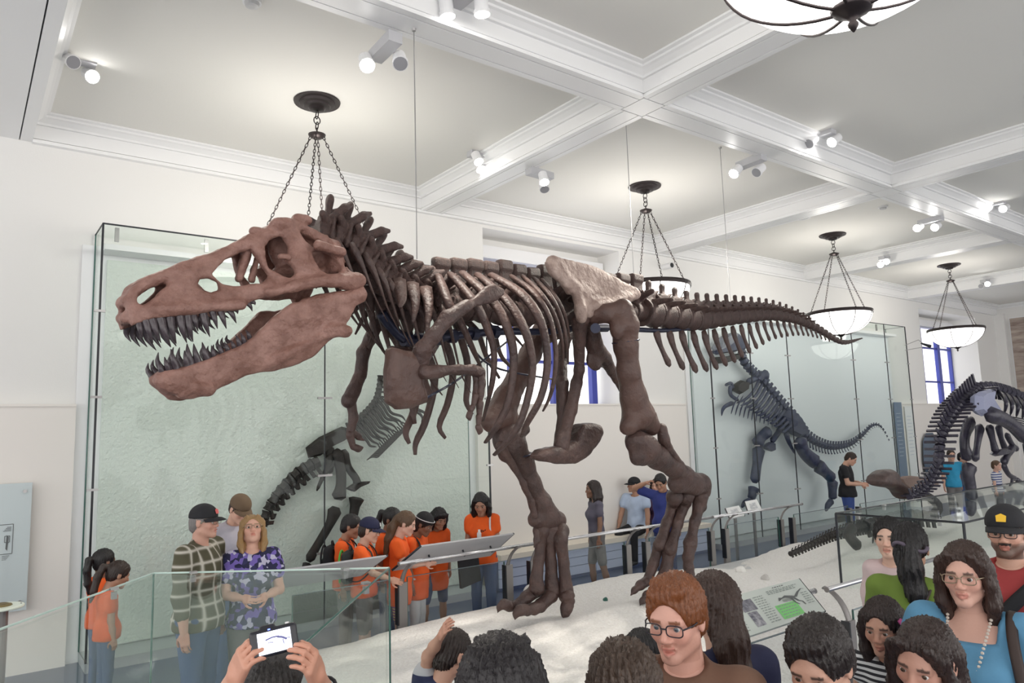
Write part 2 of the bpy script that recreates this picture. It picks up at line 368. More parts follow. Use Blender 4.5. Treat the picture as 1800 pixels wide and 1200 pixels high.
# ================================================================== ceiling fittings
M_bowl = mat('opal_glass', (1, .97, .93), .3, emit=2.6)
def chain_me(L, nl):
    m = MB(); st = L/nl; ring_ = []
    for i in range(9): a = 2*math.pi*i/8; ring_.append((math.cos(a), math.sin(a)))
    for k in range(nl):
        z0 = st*(k+.5); pts = [(.012*c, 0, z0+st*.66*s_) if k % 2 else (0, .012*c, z0+st*.66*s_) for c, s_ in ring_]
        m.tube(pts, .0042, 4, cap=False, up=(1, 1, 0))
    return m.me('chain', True)
def chandelier(x, y, label, zrim=4.2, lod=26, hubz=5.32):
    t = empty('bowl_chandelier', (x, y, ZC)); tag(t, label, 'chandelier', 'bowl chandeliers on chains')
    obj('canopy', MB().lathe([(.02, -.11), (.07, -.10), (.09, -.075), (.13, -.07), (.14, -.05), (.175, -.045), (.185, -.02), (.235, -.02), (.24, -.005), (.235, 0)], 32).me('canopy', False), M_bronze, t)
    hz = hubz-ZC; mm = MB()
    for zc, ax in ((-.15, 0), (-.21, 1), (-.27, 0)):
        mm.tube([((.035*math.cos(a) if ax else 0), (0 if ax else .035*math.cos(a)), zc+.042*math.sin(a)) for a in np.linspace(0, 2*math.pi, 13)], .006, 5, cap=False, up=(1, 1, 0))
    mm.tube([(0, 0, -.29), (0, 0, hz+.03)], .008, 6)
    obj('hook', mm.me('hook', True), M_bronze, t)
    obj('hub', MB().lathe([(.02, -.03), (.05, -.025), (.085, 0), (.09, .015), (.06, .025), (.02, .045)], 20, (0, 0, hz)).me('hub', True), M_bronze, t)
    zr = zrim-ZC; R = .56; L = math.hypot(R-.06, hz-zr); cm = chain_me(L, int(L/.045)); cm.materials.append(M_bronze)
    for k in range(4):
        a = math.pi/4+k*math.pi/2+.25; top = Vector((.06*math.cos(a), .06*math.sin(a), hz)); bot = Vector((R*math.cos(a), R*math.sin(a), zr))
        o = obj('chain', cm, None, t, bot); o.rotation_mode = 'QUATERNION'; o.rotation_quaternion = (top-bot).to_track_quat('Z', 'Y')
    obj('rim', MB().lathe([(.545, -.03), (.575, -.03), (.585, 0), (.575, .03), (.545, .03)], 48, (0, 0, zr)).me('rim'), M_bronze, t)
    prof = [(max(.012, .56*math.sin(a)), -.40*math.cos(a)) for a in np.linspace(.02, math.pi/2, 14)]
    obj('bowl', MB().lathe(prof, 48, (0, 0, zr)).me('bowl', True), M_bowl, t)
    for k in range(8):
        a = k*math.pi/4+.2
        obj('bowl_rib', MB().tube([(p*1.012*math.cos(a), p*1.012*math.sin(a), zr+q*1.012) for p, q in prof], .0075, 5).me('rib', True), M_bronze, t)
    obj('finial', MB().lathe([(.004, -.50), (.02, -.475), (.022, -.465), (.012, -.45), (.03, -.435), (.05, -.42), (.075, -.41), (.085, -.395), (.06, -.385)], 18, (0, 0, zr)).me('finial', True), M_bronze, t)
    ld = bpy.data.lights.new('bowl_light', 'POINT'); ld.energy = 40*SPOT; ld.color = (1, .95, .88); ld.shadow_soft_size = .3
    lo = bpy.data.objects.new('bowl_light', ld); COL.objects.link(lo); lo.parent = t; lo.location = (0, 0, zr+.25)
for x, lb in ((2.84, 'bowl chandelier hanging behind the large skull, its bowl hidden'), (7.83, 'bowl chandelier hanging behind the hips of the big brown skeleton'),
              (12.96, 'bowl chandelier hanging behind the tail tip of the big brown skeleton'), (17.95, 'farthest bowl chandelier, hanging in front of the narrow window')):
    chandelier(x, 7.0, lb)
chandelier(2.88, 1.39, 'nearest bowl chandelier, cut off by the top of the picture', zrim=4.3)
M_lens = mat('lit_lens', (1, .98, .95), .3, emit=25)
M_lensoff = mat('dark_lens', (.32, .32, .34), .2)
def track(px, py, Y=None, X=None, face=(0, 1), lit=(1, 0), aim=None, label='', pw=200):
    d = ray(px, py)
    p = CP+d*((Y/d[1]) if Y is not None else (X/d[0]))
    t = empty('spotlight_fixture', tuple(p)); tag(t, label, 'spotlight', 'twin spotlight fixtures on the ceiling beams')
    fx, fy = face; sx, sy = -fy, fx
    h = MB(); h.hexa([tuple(np.array((fx, fy, 0))*a+np.array((sx, sy, 0))*b+np.array((0, 0, c))) for a, b, c in
        ((-.1, -.06, -.04), (.26, -.06, -.05), (.26, .06, -.05), (-.1, .06, -.04), (-.1, -.06, .05), (.26, -.06, .03), (.26, .06, .03), (-.1, .06, .05))])
    obj('housing', h.me('housing'), mat('fixture_grey', (.5, .5, .52), .45), t)
    for k, (off, sd) in enumerate(((.22, .1), (.04, -.11))):
        c = np.array((fx, fy, 0))*off+np.array((sx, sy, 0))*sd+np.array((0, 0, -.09))
        a = np.array(aim if aim is not None else (5.0, 5.2, 2.2))-(p+c); a /= np.linalg.norm(a)
        hd = obj('lamp_head', MB().tube([c-a*.07, c-a*.06, c+a*.05, c+a*.052, c+a*.085], [.035, .055, .055, .064, .064], 16).me('head'), M_white, t)
        obj('lens', MB().tube([c+a*.08, c+a*.088], [.057, .057], 16).me('lens'), M_lens if lit[k] else M_lensoff, hd)
        if lit[k] and aim is not None:
            ld = bpy.data.lights.new('spot', 'SPOT'); ld.energy = pw*SPOT; ld.spot_size = RAD(42); ld.spot_blend = .6; ld.color = (1, .93, .82); ld.shadow_soft_size = .06
            lo = bpy.data.objects.new('spot', ld); COL.objects.link(lo); lo.parent = t; lo.location = tuple(c+a*.12)
            lo.rotation_mode = 'QUATERNION'; lo.rotation_quaternion = Vector(tuple(-a)).to_track_quat('Z', 'Y')
track(112, 95, X=.60, face=(1, 0), label='twin spotlight with one bright lamp at the top left corner beam', aim=(1.9, 3.6, 2.9), pw=90)
track(685, 75, Y=4.93, face=(0, 1), label='glaring twin spotlight on the beam left of the thin cable', aim=(1.9, 3.0, 2.6), pw=90)
track(855, 275, X=5.19, face=(-1, 0), label='twin spotlight on the beam above the back of the big skeleton', lit=(1, 1))
track(940, 303, X=5.52, face=(1, 0), label='small twin spotlight on the beam right of the skeleton back', lit=(0, 1))
track(1430, 240, Y=4.58, face=(0, -1), label='twin spotlight on the near side of the long beam, upper right', lit=(1, 0), aim=(5.3, 5.0, 3.4), pw=330)
track(1330, 280, Y=4.93, face=(0, 1), label='twin spotlight on the far side of the long beam, upper right', lit=(1, 0), aim=(5.3, 5.2, 3.4), pw=250)
track(1295, 385, X=10.5, face=(1, 0), label='twin spotlight over the middle cross beam', lit=(0, 1))
track(1645, 385, Y=4.93, face=(0, 1), label='twin spotlight beside the round ceiling grille', lit=(1, 1))
track(1735, 360, Y=4.58, face=(0, -1), label='twin spotlight at the right edge near side of the long beam', lit=(1, 1))
track(1560, 455, X=15.09, face=(-1, 0), label='twin spotlight between the two far chandeliers', lit=(1, 1))
track(1735, 495, X=20.04, face=(-1, 0), label='small twin spotlight right of the farthest chandelier', lit=(1, 0))
track(800, 5, Y=4.58, face=(0, -1), label='twin spotlight at the top edge right of the thin cable', lit=(1, 1), aim=(3.5, 4.4, .5), pw=200)
for px, py, lb, R_ in ((443, 2, 'round white smoke detector on the near left coffer ceiling', .075), (1552, 363, 'small smoke detector on the right coffer ceiling', .07), (1410, 382, 'flat round white grille in the right coffer ceiling', .14)):
    p = onZ(px, py, ZC); t = empty('smoke_detector', tuple(p)); tag(t, lb, 'detector')
    obj('base_ring', MB().lathe([(R_, -.018), (R_, 0)], 20).me('ring'), M_white, t)
    obj('cap', MB().lathe([(R_*.35, -.05 if R_ < .1 else -.026), (R_*.7, -.045 if R_ < .1 else -.022), (R_*.8, -.015)], 16).me('cap'), mat('detector_grey', (.6, .6, .6), .5), t)
p = onY(1165, 470, WY); t = empty('wall_camera', tuple(p)); tag(t, 'small white cylinder fixture with black end on the wall', 'camera')
obj('barrel', MB().tube([(0, 0, 0), (0, -.22, 0)], .055, 16).me('barrel'), M_white, t); obj('lens', MB().tube([(0, -.221, 0), (0, -.226, 0)], .046, 16).me('lens'), M_black, t)
p = onY(1590, 607, 8.44); t = empty('bracket_lamp', tuple(p)); tag(t, 'small lamp on a bent arm at the right wall case', 'lamp')
obj('arm', MB().tube([(0, 0, 0), (.2, -.25, .12), (.3, -.32, .02)], .008, 6).tube([(0, 0, -.12), (.3, -.3, -.06)], .008, 6).me('arm'), M_steel, t)
obj('head', MB().tube([(.22, -.3, .03), (.42, -.42, -.05)], [.02, .045], 8).me('head'), M_black, t)
# ================================================================== platform of sand
M_sand = mat('white_sand', (.90, .88, .855), .95, bump=1.0, bscale=38, col2=(.78, .755, .72), vscale=45)
def sandz(x, y):
    g = lambda cx, cy, sx, sy: np.exp(-((x-cx)/sx)**2-((y-cy)/sy)**2)
    z = .43+.02*np.sin(x*2.1+y)+.015*np.sin(y*3.3-x*1.4)
    z = z+.10*g(5.9, 6.2, 1.2, .6)+.15*g(5.3, 4.98, .8, .4)+.03*g(4.3, 5.4, .8, .5)-.06*g(8.6, 6.0, .8, 1.0)+.05*g(10.4, 5.6, 1.6, 1.2)-.06*g(3.2, 3.3, 1.2, .7)-.05*g(8.1, 6.4, .3, .6)
    return z
xs = np.linspace(2.35, 17.5, 150); ys = np.linspace(3.02, 6.36, 60); gx, gy = np.meshgrid(xs, ys, indexing='ij')
rs = np.random.RandomState(3)
gz = sandz(gx, gy)+rs.normal(0, .005, gx.shape)
edge = np.minimum(np.minimum(gx-2.35, 17.5-gx), np.minimum(gy-3.02, 6.36-gy)); gz -= .07*np.exp(-edge/.07)
v = np.stack([gx, gy, gz], -1).reshape(-1, 3); n1, n2 = gx.shape
f = [(i*n2+j, (i+1)*n2+j, (i+1)*n2+j+1, i*n2+j+1) for i in range(n1-1) for j in range(n2-1)]
pf = empty('fossil_platform', (9.9, 4.7, 0)); tag(pf, 'long raised platform of white sand under the big brown skeleton', 'platform')
so = obj('sand', mesh('sand', v-np.array([9.9, 4.7, 0]), f, True), M_sand, pf)
obj('platform_side', MB().box((-7.58, -1.7, 0), (7.62, 1.68, .36)).me('side'), mat('platform_side', (.6, .6, .6), .5), pf)
M_stone = mat('white_stone', (.82, .8, .77), .9, bump=.5, bscale=30)
def stone(name, px, py, r, lb, m, seed, Y=None):
    for z in (.5, .5, .5):
        p = onZ(px, py, z)
    for _ in range(6): p = onZ(px, py, float(sandz(min(max(p[0], 2.4), 17), min(max(p[1], 3.05), 6.33))))
    p[1] = min(p[1], 6.28)
    p[2] = float(sandz(p[0], p[1]))
    q = np.random.RandomState(seed); V = Vol((-r*1.6,)*3, (r*1.6,)*3, r/7)
    for k in range(5): V.ell(q.uniform(-.35, .35, 3)*r, q.uniform(.55, .9, 3)*r, .3*r)
    tag(obj(name, V.me(name), m, None, (p[0], p[1], p[2]+r*.42)), lb, 'stone')
stone('pale_stone', 915, 1042, .085, 'white stone on the sand left of the upright foot', M_stone, 1)
stone('pale_stone', 1122, 992, .06, 'white stone at the sand edge between the two feet', M_stone, 2)
stone('pale_stone', 1302, 1005, .05, 'low white stone on the sand above the tilted text panel', M_stone, 4)
stone('pale_stone', 1345, 1018, .045, 'small grey stone on the sand right of the other stones', mat('grey_stone', (.5, .48, .46), .9), 5)
stone('green_marker', 1064, 1056, .028, 'tiny dark green marker lying on the sand between the feet', mat('green_marker', (.02, .12, .09), .3), 6)
# ================================================================== barriers
M_gbar = glass('barrier_glass', (.975, .988, .988), .5, haze=.008)
M_post = mat('post_steel', (.24, .225, .22), .42, metal=.35)
def post(x, y, side, z0, ztop, lb, arm=True, ax=0):
    t = empty('barrier_post', (x, y, z0)); tag(t, lb, 'post', 'steel barrier posts')
    h = ztop-.22-z0
    obj('upright', MB().box((-.05, -.02, 0), (.05, .02, h)).me('upright'), M_post, t)
    obj('clamp_plate', MB().box((-.058, -.03, h*.52), (-.05, .03, h+.005)).box((-.06, -.035, h*.52), (-.045, -.02, h)).me('clamp'), M_black, t)
    if arm:
        P = spline([(-.0, 0, h-.1), (.0, side*.0, h), (.01, -side*.05, h+.11), (.02, -side*.13, h+.18), (.02, -side*.19, h+.20)], 12)
        obj('curved_arm', MB().tube(P, .03, 6, .35).me('arm', True), M_post, t)
    return t
def rail(name, a, b, lb, r=.018):
    a = np.array(a, float); b = np.array(b, float); t = empty(name, tuple((a+b)/2)); tag(t, lb, 'handrail')
    d = (b-a)/2; obj('rail_tube', MB().tube([tuple(-d), tuple(d)], r, 10).me('tube', True), mat('rail_steel', (.66, .66, .68), .25, metal=.85), t)
    e = d/np.linalg.norm(d)
    for s_ in (-1, 1): obj('end_cap', MB().tube([tuple(s_*d), tuple(s_*(d+e*.008))], r*1.08, 10).me('cap'), M_post, t)
    return t
def pane(name, a, b, y, z0, z1, lb, cat='glass panel', grp='glass barrier panels', m=None):
    t = empty(name, ((a+b)/2, y, z0)); tag(t, lb, cat, grp); w = (b-a)/2
    obj('pane', MB().box((-w, -.006, 0), (w, .006, z1-z0)).me('pane'), m or M_gbar, t)
    obj('top_edge', MB().box((-w, -.007, z1-z0), (w, .007, z1-z0+.006)).me('edge'), mat('glass_top_edge', (.16, .2, .22), .2), t)
    for s_ in (-1, 1): obj('side_edge', MB().box((s_*w-.003, -.007, 0), (s_*w+.003, .007, z1-z0)).me('edge'), M_gedge, t)
    return t
YR = 6.43
pl_ = ['left of the upright foot', 'just right of the upright foot', 'beside the walking woman in grey', 'right of the walking woman in grey', 'left of the ankle of the raised leg', 'right of the ankle of the raised leg', 'at the end of the far handrail', 'right of the far handrail end', 'behind the glass box, left one', 'behind the glass box, right one']
pxs = [4.74, 5.07, 6.54, 6.88, 8.14, 8.45, 9.76, 10.06, 11.7, 12.0]
for i, x in enumerate(pxs):
    post(x, YR, 1, 0.0, 1.02, 'steel barrier post '+pl_[i], arm=(i not in (7, 8, 9)))
post(3.47, YR, 1, 0, 1.02, 'steel barrier post below the long grey reading board')
for (a, b), lb in zip(((2.4, 3.43), (3.53, 4.69), (5.12, 6.49), (6.93, 8.09), (8.5, 9.7), (10.1, 11.65), (12.05, 13.6)),
        ('left of the long grey reading board', 'under the long grey reading board', 'in front of the walking woman', 'in front of the seated man', 'in front of the small white reading boards', 'left behind the glass box', 'far right behind the glass box')):
    pane('barrier_glass_panel', a, b, YR, .06, .84, 'clear barrier glass '+lb)
rail('handrail', (3.38, YR-.12, 1.0), (5.06, YR-.12, 1.0), 'handrail carrying the long grey reading board')
rail('handrail', (5.2, YR-.12, 1.0), (8.02, YR-.12, 1.0), 'handrail in front of the walking woman and seated man')
rail('handrail', (8.05, YR-.12, 1.0), (10.15, YR-.12, 1.0), 'far handrail right of the raised foot')
YF = 2.93
post(4.86, YF, -1, 0, 1.0, 'steel post right of the tilted text panel'); post(5.2, YF, -1, 0, 1.0, 'steel post in front of the glass box corner')
pane('barrier_glass_panel', 2.3, 4.8, YF, .06, .84, 'clear barrier glass below the tilted text panel')
pane('barrier_glass_panel', 5.26, 7.4, YF, .06, .84, 'clear barrier glass in front of the glass box')
rail('handrail', (3.4, YF+.12, 1.0), (4.98, YF+.12, 1.0), 'near handrail holding the tilted text panel')
rail('handrail', (5.08, YF+.08, 1.0), (7.4, YF+.08, 1.0), 'near handrail running behind the woman in green')
# ================================================================== reading boards
M_board = mat('board_grey', (.42, .42, .44), .5); M_print = mat('board_print', (.56, .61, .57), .45)
M_ink = mat('print_ink', (.12, .13, .13), .6); M_green = mat('print_green', (.22, .62, .2), .55)
def board(name, p00, p10, p01, p11, lb, face=M_board, th=.018, edge=True):
    # corners: bottom left, bottom right, top left, top right
    P = [np.array(q, float) for q in (p00, p10, p11, p01)]; n = np.cross(P[1]-P[0], P[3]-P[0]); n /= np.linalg.norm(n)
    c = sum(P)/4; t = empty(name, tuple(c)); tag(t, lb, 'reading board'); L = [q-c for q in P]
    obj('board', MB().hexa([tuple(q-n*th) for q in L]+[tuple(q) for q in L]).me('board'), face, t)
    if edge:
        for a, b in ((1, 2), (0, 3)): obj('end_bar', MB().tube([tuple(L[a]-n*.01), tuple(L[b]-n*.01)], .012, 6).me('bar'), M_black, t)
    return t, L, n
tb, L, n = board('reading_board', (3.42, 6.52, .90), (4.58, 6.52, .90), (3.62, 6.30, 1.13), (4.74, 6.30, 1.13), 'long grey reading board on the rail in front of the children')
for u in (.2, .55, .85):
    q = (L[0]*(1-u)+L[1]*u)*.45+(L[3]*(1-u)+L[2]*u)*.55
    obj('bracket', MB().tube([tuple(q-n*.02), tuple(q+np.array([0, -.03, -.06]))], .01, 6).me('bracket'), M_black, tb)
board('reading_board', (1.95, 6.52, .90), (3.10, 6.52, .90), (2.0, 6.32, 1.08), (3.27, 6.32, 1.08), 'grey reading board between the flowered blouse and the boy in the navy cap')
tb, L, n = board('text_panel', (3.62, 2.79, .95), (4.70, 2.81, .95), (3.66, 3.02, 1.12), (4.77, 3.03, 1.12), 'tilted text panel with green box and small skeleton drawing', face=M_print)
def on(u, v_, e=.002): return (L[0]*(1-u)+L[1]*u)*(1-v_)+(L[3]*(1-u)+L[2]*u)*v_+n*e
def quad(nm, u0, v0, u1, v1, m, e=.002): return obj(nm, mesh(nm, [on(u0, v0, e), on(u1, v0, e), on(u1, v1, e), on(u0, v1, e)], [(0, 1, 2, 3)]), m, tb)
quad('green_box', .58, .10, .80, .47, M_green); quad('photo_print', .30, .52, .43, .82, mat('photo_dark', (.06, .06, .09), .4, col2=(.3, .3, .33), vscale=18)); quad('photo_print', .315, .12, .405, .50, mat('photo_dark2', (.03, .03, .06), .4, col2=(.45, .45, .48), vscale=22))
tv = []; tf = []
def words(u0, u1, v0, v1, rows, seed):
    q = random.Random(seed)
    for r_ in range(rows):
        vv = v1-(v1-v0)*r_/max(rows-1, 1); u = u0; end = u1-(u1-u0)*q.random()*.15
        while u < end:
            w = q.uniform(.012, .035); w = min(w, end-u); b = len(tv)
            tv.extend([tuple(on(a, c, .0025)) for a, c in ((u, vv), (u+w, vv), (u+w, vv+.022), (u, vv+.022))]); tf.append((b, b+1, b+2, b+3)); u += w+.008
words(.02, .26, .1, .8, 11, 1); words(.45, .56, .12, .8, 12, 2); words(.60, .93, .78, .86, 3, 3); words(.90, .98, .3, .6, 6, 5)
words(.6, .78, .13, .42, 5, 8)
obj('printed_text', mesh('text', tv, tf), mat('print_ink_soft', (.27, .31, .29), .6), tb)['kind'] = 'stuff'
for u in (.25, .75):
    q = on(u, .8, -.018); obj('bracket', MB().tube([tuple(q), tuple(np.array([q[0], YF+.12-np.array(tb.location)[1], 1.0-np.array(tb.location)[2]]))], .01, 6).me('bracket'), M_black, tb)
tv = []; tf = []; words(.68, .80, .92, .92, 1, 4)
obj('printed_title', mesh('title', tv, tf), M_ink, tb)
dr = MB()
def stroke(pts, w):
    P = np.array(pts); v = []
    for i in range(len(P)):
        d = P[min(i+1, len(P)-1)]-P[max(i-1, 0)]; d = d/np.linalg.norm(d); q = np.array([-d[1], d[0]*1.6]); ww = w[i] if np.ndim(w) else w
        v += [tuple(on(*(P[i]+q*ww), e=.0035)), tuple(on(*(P[i]-q*ww), e=.0035))]
    dr.add(v, [(2*i, 2*i+1, 2*i+3, 2*i+2) for i in range(len(P)-1)])
stroke([(.655, .56), (.68, .62), (.70, .60)], [.006, .02, .012]); stroke([(.69, .6), (.73, .63), (.79, .58), (.83, .56), (.88, .66), (.93, .72), (.96, .7)], [.008, .02, .02, .016, .012, .006, .002])
stroke([(.80, .56), (.83, .44), (.86, .40), (.87, .30)], [.012, .008, .006, .004]); stroke([(.78, .56), (.79, .42), (.815, .34)], [.01, .007, .004])
for k in range(8): stroke([(.69+k*.013, .58), (.69+k*.013, .50-.01*(k % 3))], .0022)
obj('printed_drawing', dr.me('drawing'), M_ink, tb)
for (a, b, c, d), lb in ((((1283, 911), (1309, 905), (1275, 893), (1299, 888)), 'small white reading board behind the far handrail'), (((1316, 902), (1340, 896), (1309, 881), (1331, 877)), 'small framed reading board with a dark drawing behind the far handrail')):
    pts = [onY(*q, yy) for q, yy in ((a, 7.3), (b, 7.3), (c, 7.55), (d, 7.55))]
    t2, L2, n2_ = board('small_reading_board', *pts, lb, face=mat('board_white', (.85, .86, .86), .4))
    c2 = np.mean(pts, 0)
    obj('drawing', MB().hexa([tuple(q*.5+n2_*.001) for q in L2]+[tuple(q*.5+n2_*.003) for q in L2]).me('drawing'), mat('drawing_grey', (.35, .38, .42), .5, col2=(.8, .8, .8), vscale=14), t2)
    obj('stand', MB().box((-.03, -.01, -c2[2]), (.03, .01, -.03)).me('stand'), M_steel, t2)
# left info panel and the round relief disc
p = onY(28, 960, 8.6); t = empty('wall_info_panel', (p[0], 8.78, .62)); tag(t, 'frosted glass information panel on the wall at the left edge', 'sign')
obj('pane', MB().box((-1.1, -.012, 0), (.12, 0, 1.22)).me('pane'), mat('frosted_glass', (.56, .63, .64), .25), t)
for z in (.08, 1.14): obj('standoff', MB().tube([(.06, -.03, z), (.06, .08, z)], .018, 10).me('standoff'), M_steel, t)
fr = MB()
for a, b in (((-.16, .55), (-.02, .55)), ((-.02, .55), (-.02, .83)), ((-.02, .83), (-.16, .83)), ((-.085, .66), (-.045, .66)), ((-.085, .72), (-.045, .72)), ((-.085, .66), (-.085, .72)), ((-.045, .66), (-.045, .72))):
    fr.tube([(a[0], -.014, a[1]), (b[0], -.014, b[1])], .003, 4)
fr.add([(-.075, -.015, .60), (-.06, -.015, .58), (-.052, -.015, .71), (-.07, -.015, .73)], [(0, 1, 2, 3)])
for k in range(4): fr.box((-.1+.01*k, -.015, .765+k*.012), (-.035, -.013, .770+k*.012)); fr.box((-.1, -.015, .53-k*.012), (-.04-.008*k, -.013, .534-k*.012))
obj('printed_drawing', fr.me('drawing'), M_ink, t)
p = onZ(2, 1068, .95); t = empty('relief_disc_stand', (p[0], p[1], 0)); tag(t, 'round pale green disc with bronze centre at the left edge', 'display')
obj('disc', MB().lathe([(.15, .945), (.155, .95), (.155, .96), (.15, .965)], 36).me('disc'), mat('pale_green_enamel', (.72, .78, .68), .35), t)
obj('bronze_relief', MB().lathe([(.075, .963), (.07, .975), (.04, .985), (.01, .98)], 24).me('relief', True), mat('relief_bronze', (.22, .17, .08), .4, metal=.7, bump=.8, bscale=60), t)
for k in range(3): obj('screw', MB().lathe([(.006, .964), (.006, .968)], 8, (.13*math.cos(k*2.1), .13*math.sin(k*2.1), 0)).me('screw'), M_black, t)
obj('pedestal', MB().lathe([(.05, 0), (.05, .945)], 14).me('pedestal'), M_post, t)
# ================================================================== glass wall cases
def wallcase(name, x0, x1, y0, z1, lb, seams, zclips, back, bx, hdr=True):
    t = empty(name, ((x0+x1)/2, y0, 0)); tag(t, lb, 'display case'); c = np.array(t.location)
    def B(nm, a, b, m, par=t): return obj(nm, MB().box(tuple(np.array(a)-c), tuple(np.array(b)-c)).me(nm), m, par)
    yb = WY-.005
    B('back_panel', (bx[0], yb-.06, bx[2]), (bx[1], yb-.02, bx[3]), back)
    B('back_board', (x0-.12, yb-.02, 0), (x1+.12, yb, z1-.12), M_white)
    B('base', (x0, y0+.02, 0), (x1, yb-.02, .1), mat('case_base_grey', (.4, .43, .45), .4))
    cuts = [x0]+list(seams)+[x1]
    for a, b in zip(cuts[:-1], cuts[1:]):
        B('front_pane', (a+.002, y0, .1), (b-.002, y0+.012, z1), M_gcase); B('top_pane', (a+.002, y0+.013, z1-.012), (b-.002, yb, z1), M_gcase)
    B('side_pane', (x0, y0+.013, .1), (x0+.012, yb-.02, z1-.013), M_gcase); B('side_pane', (x1-.012, y0+.013, .1), (x1, yb-.02, z1-.013), M_gcase)
    for x, w in [(x0, .010), (x1, .010)]+[(s_, .005) for s_ in seams]: B('corner_seal', (x-w, y0-.004, .1), (x+w, y0+.014, z1), M_black)
    for x in (x0, x1): B('corner_seal', (x-.006, yb-.03, .1), (x+.006, yb-.018, z1), M_gedge)
    B('top_seal', (x0, y0-.004, z1-.006), (x1, y0+.014, z1+.008), M_black)
    for x in (x0, x1): B('top_seal', (x-.006, y0, z1-.002), (x+.006, yb, z1+.008), M_black)
    if hdr: B('light_header', (x0+.05, y0+.2, z1-.22), (x1-.05, yb-.06, z1-.16), M_white)
    for z in zclips:
        for x in seams: B('clip', (x-.09, y0-.012, z-.012), (x+.09, y0+.02, z+.012), M_steel)
        for x in (x0, x1): B('clip', (x-.05, y0-.012, z-.012), (x+.05, y0+.02, z+.012), M_steel)
    n = int((x1-x0)/.9)
    for k in range(n): B('hanger', (x0+.12+k*.9, y0+.06, z1-.16), (x0+.16+k*.9, y0+.09, z1-.012), M_steel)
    return t
M_slab = mat('green_plaster', (.70, .76, .70), .9, bump=1.0, bscale=26, col2=(.72, .77, .72), vscale=1.3)
M_wpan = mat('white_case_back', (.76, .80, .82), .7)
wallcase('wall_display_case', 1.10, 5.93, 8.40, 4.47, 'tall wall case with pale green plaster slab behind the large skull', [3.52], [.85, 1.75, 2.67, 3.55], M_slab, (1.22, 5.9, .12, 4.2))
wallcase('wall_display_case', 10.97, 18.7, 8.44, 4.50, 'tall wall case on the right holding the upright blue black skeleton', [12.2, 13.48, 16.07, 17.63], [.9, 1.8, 2.7, 3.58], M_wpan, (11.0, 18.65, .12, 4.3))
for x, w, z0, z1, lb, m in ((18.77, .38, .75, 2.65, 'tall blue grey banner at the right end of the right wall case', mat('banner_blue', (.16, .22, .33), .5)), (19.32, .4, .8, 2.55, 'white sheet of small print beside the blue grey banner', M_white)):
    t = empty('wall_banner', (x, 8.84, z0)); tag(t, lb, 'banner')
    obj('sheet', MB().box((-w/2, -.02, 0), (w/2, 0, z1-z0)).me('sheet'), m, t)
    q = MB()
    for k in range(12): q.box((-w*.35, -.024, (z1-z0)*(.3+.05*k)), (w*(.1+.25*((k*7) % 5)/5), -.02, (z1-z0)*(.3+.05*k)+.012))
    obj('printed_text', q.me('text'), mat('print_pale', (.5, .55, .65), .6), t)['kind'] = 'stuff'
t = empty('arched_panel', (20.3, 8.8, .65)); tag(t, 'dark arched panel on the wall behind the black tail', 'panel')
obj('panel', MB().add([(-.5+.0*i, 0, 0) for i in range(0)], []).tube([(0, 0, .1), (0, 0, .5), (0, 0, 1.0), (0, 0, 1.2)], [.42, .5, .42, .2], 16, .04, up=(0, 1, 0)).me('panel', True), mat('panel_navy', (.10, .14, .2), .4), t)
obj('panel_frame', MB().box((-.3, -.02, 0), (.3, .0, .1)).me('foot'), M_post, t)
# ================================================================== low glass boxes
def glassbox(name, poly, z0, z1, lb, blackedge, base=None):
    c = np.mean(poly, 0); t = empty(name, (c[0], c[1], z0)); tag(t, lb, 'display case'); P = [np.array(p)-c for p in poly]; h = z1-z0; n = len(P)
    for i in range(n):
        a, b = P[i], P[(i+1) % n]; d = (b-a)/np.linalg.norm(b-a); nn = np.array([-d[1], d[0]])*.01
        a2 = a+d*.012; b2 = b-d*.012
        obj('side_pane', MB().prism([tuple(a2), tuple(b2), tuple(b2+nn), tuple(a2+nn)], 0, h-.013).me('side'), M_gcase, t)
        m = M_black if blackedge else M_gedge
        obj('edge_seal', MB().tube([(a[0], a[1], h), (b[0], b[1], h)], .011 if blackedge else .006, 5).me('edge'), m if (blackedge or i == 3) else mat('pale_glass_edge', (.55, .68, .63), .2), t)
        obj('corner_seal', MB().tube([(a[0], a[1], 0), (a[0], a[1], h)], .014 if blackedge else .006, 5).me('corner'), m, t)
        for u in (.18, .82):
            q = a+(b-a)*u-np.array([-d[1], d[0]])*-.03
            obj('clip', MB().box((q[0]-.02, q[1]-.02, h), (q[0]+.02, q[1]+.02, h+.012)).box((q[0]-.014, q[1]-.014, h-.05), (q[0]+.014, q[1]+.014, h-.013)).me('clip'), M_steel, t)
    obj('top_pane', MB().prism([tuple(p*.995) for p in P], h-.012, h).me('top'), M_gcase, t)
    if base: obj('base', MB().prism([tuple(p*.985) for p in P], 0, base).me('base'), mat('box_base', (.55, .56, .54), .6), t)
    return t
A_ = np.array([2.14, 4.12]); Bp = np.array([1.01, 5.05]); dv = np.array([-.635, -.772])*2.6
glassbox('glass_display_box', [A_, Bp, Bp+dv, A_+dv], 0, 1.4, 'low glass box in the left foreground with a pale fossil inside', False, .5)
glassbox('glass_display_box', [(7.65, 3.09), (13.2, 3.09), (13.2, 4.36), (7.65, 4.36)], .40, 1.22, 'black edged glass box behind the woman in green', True)
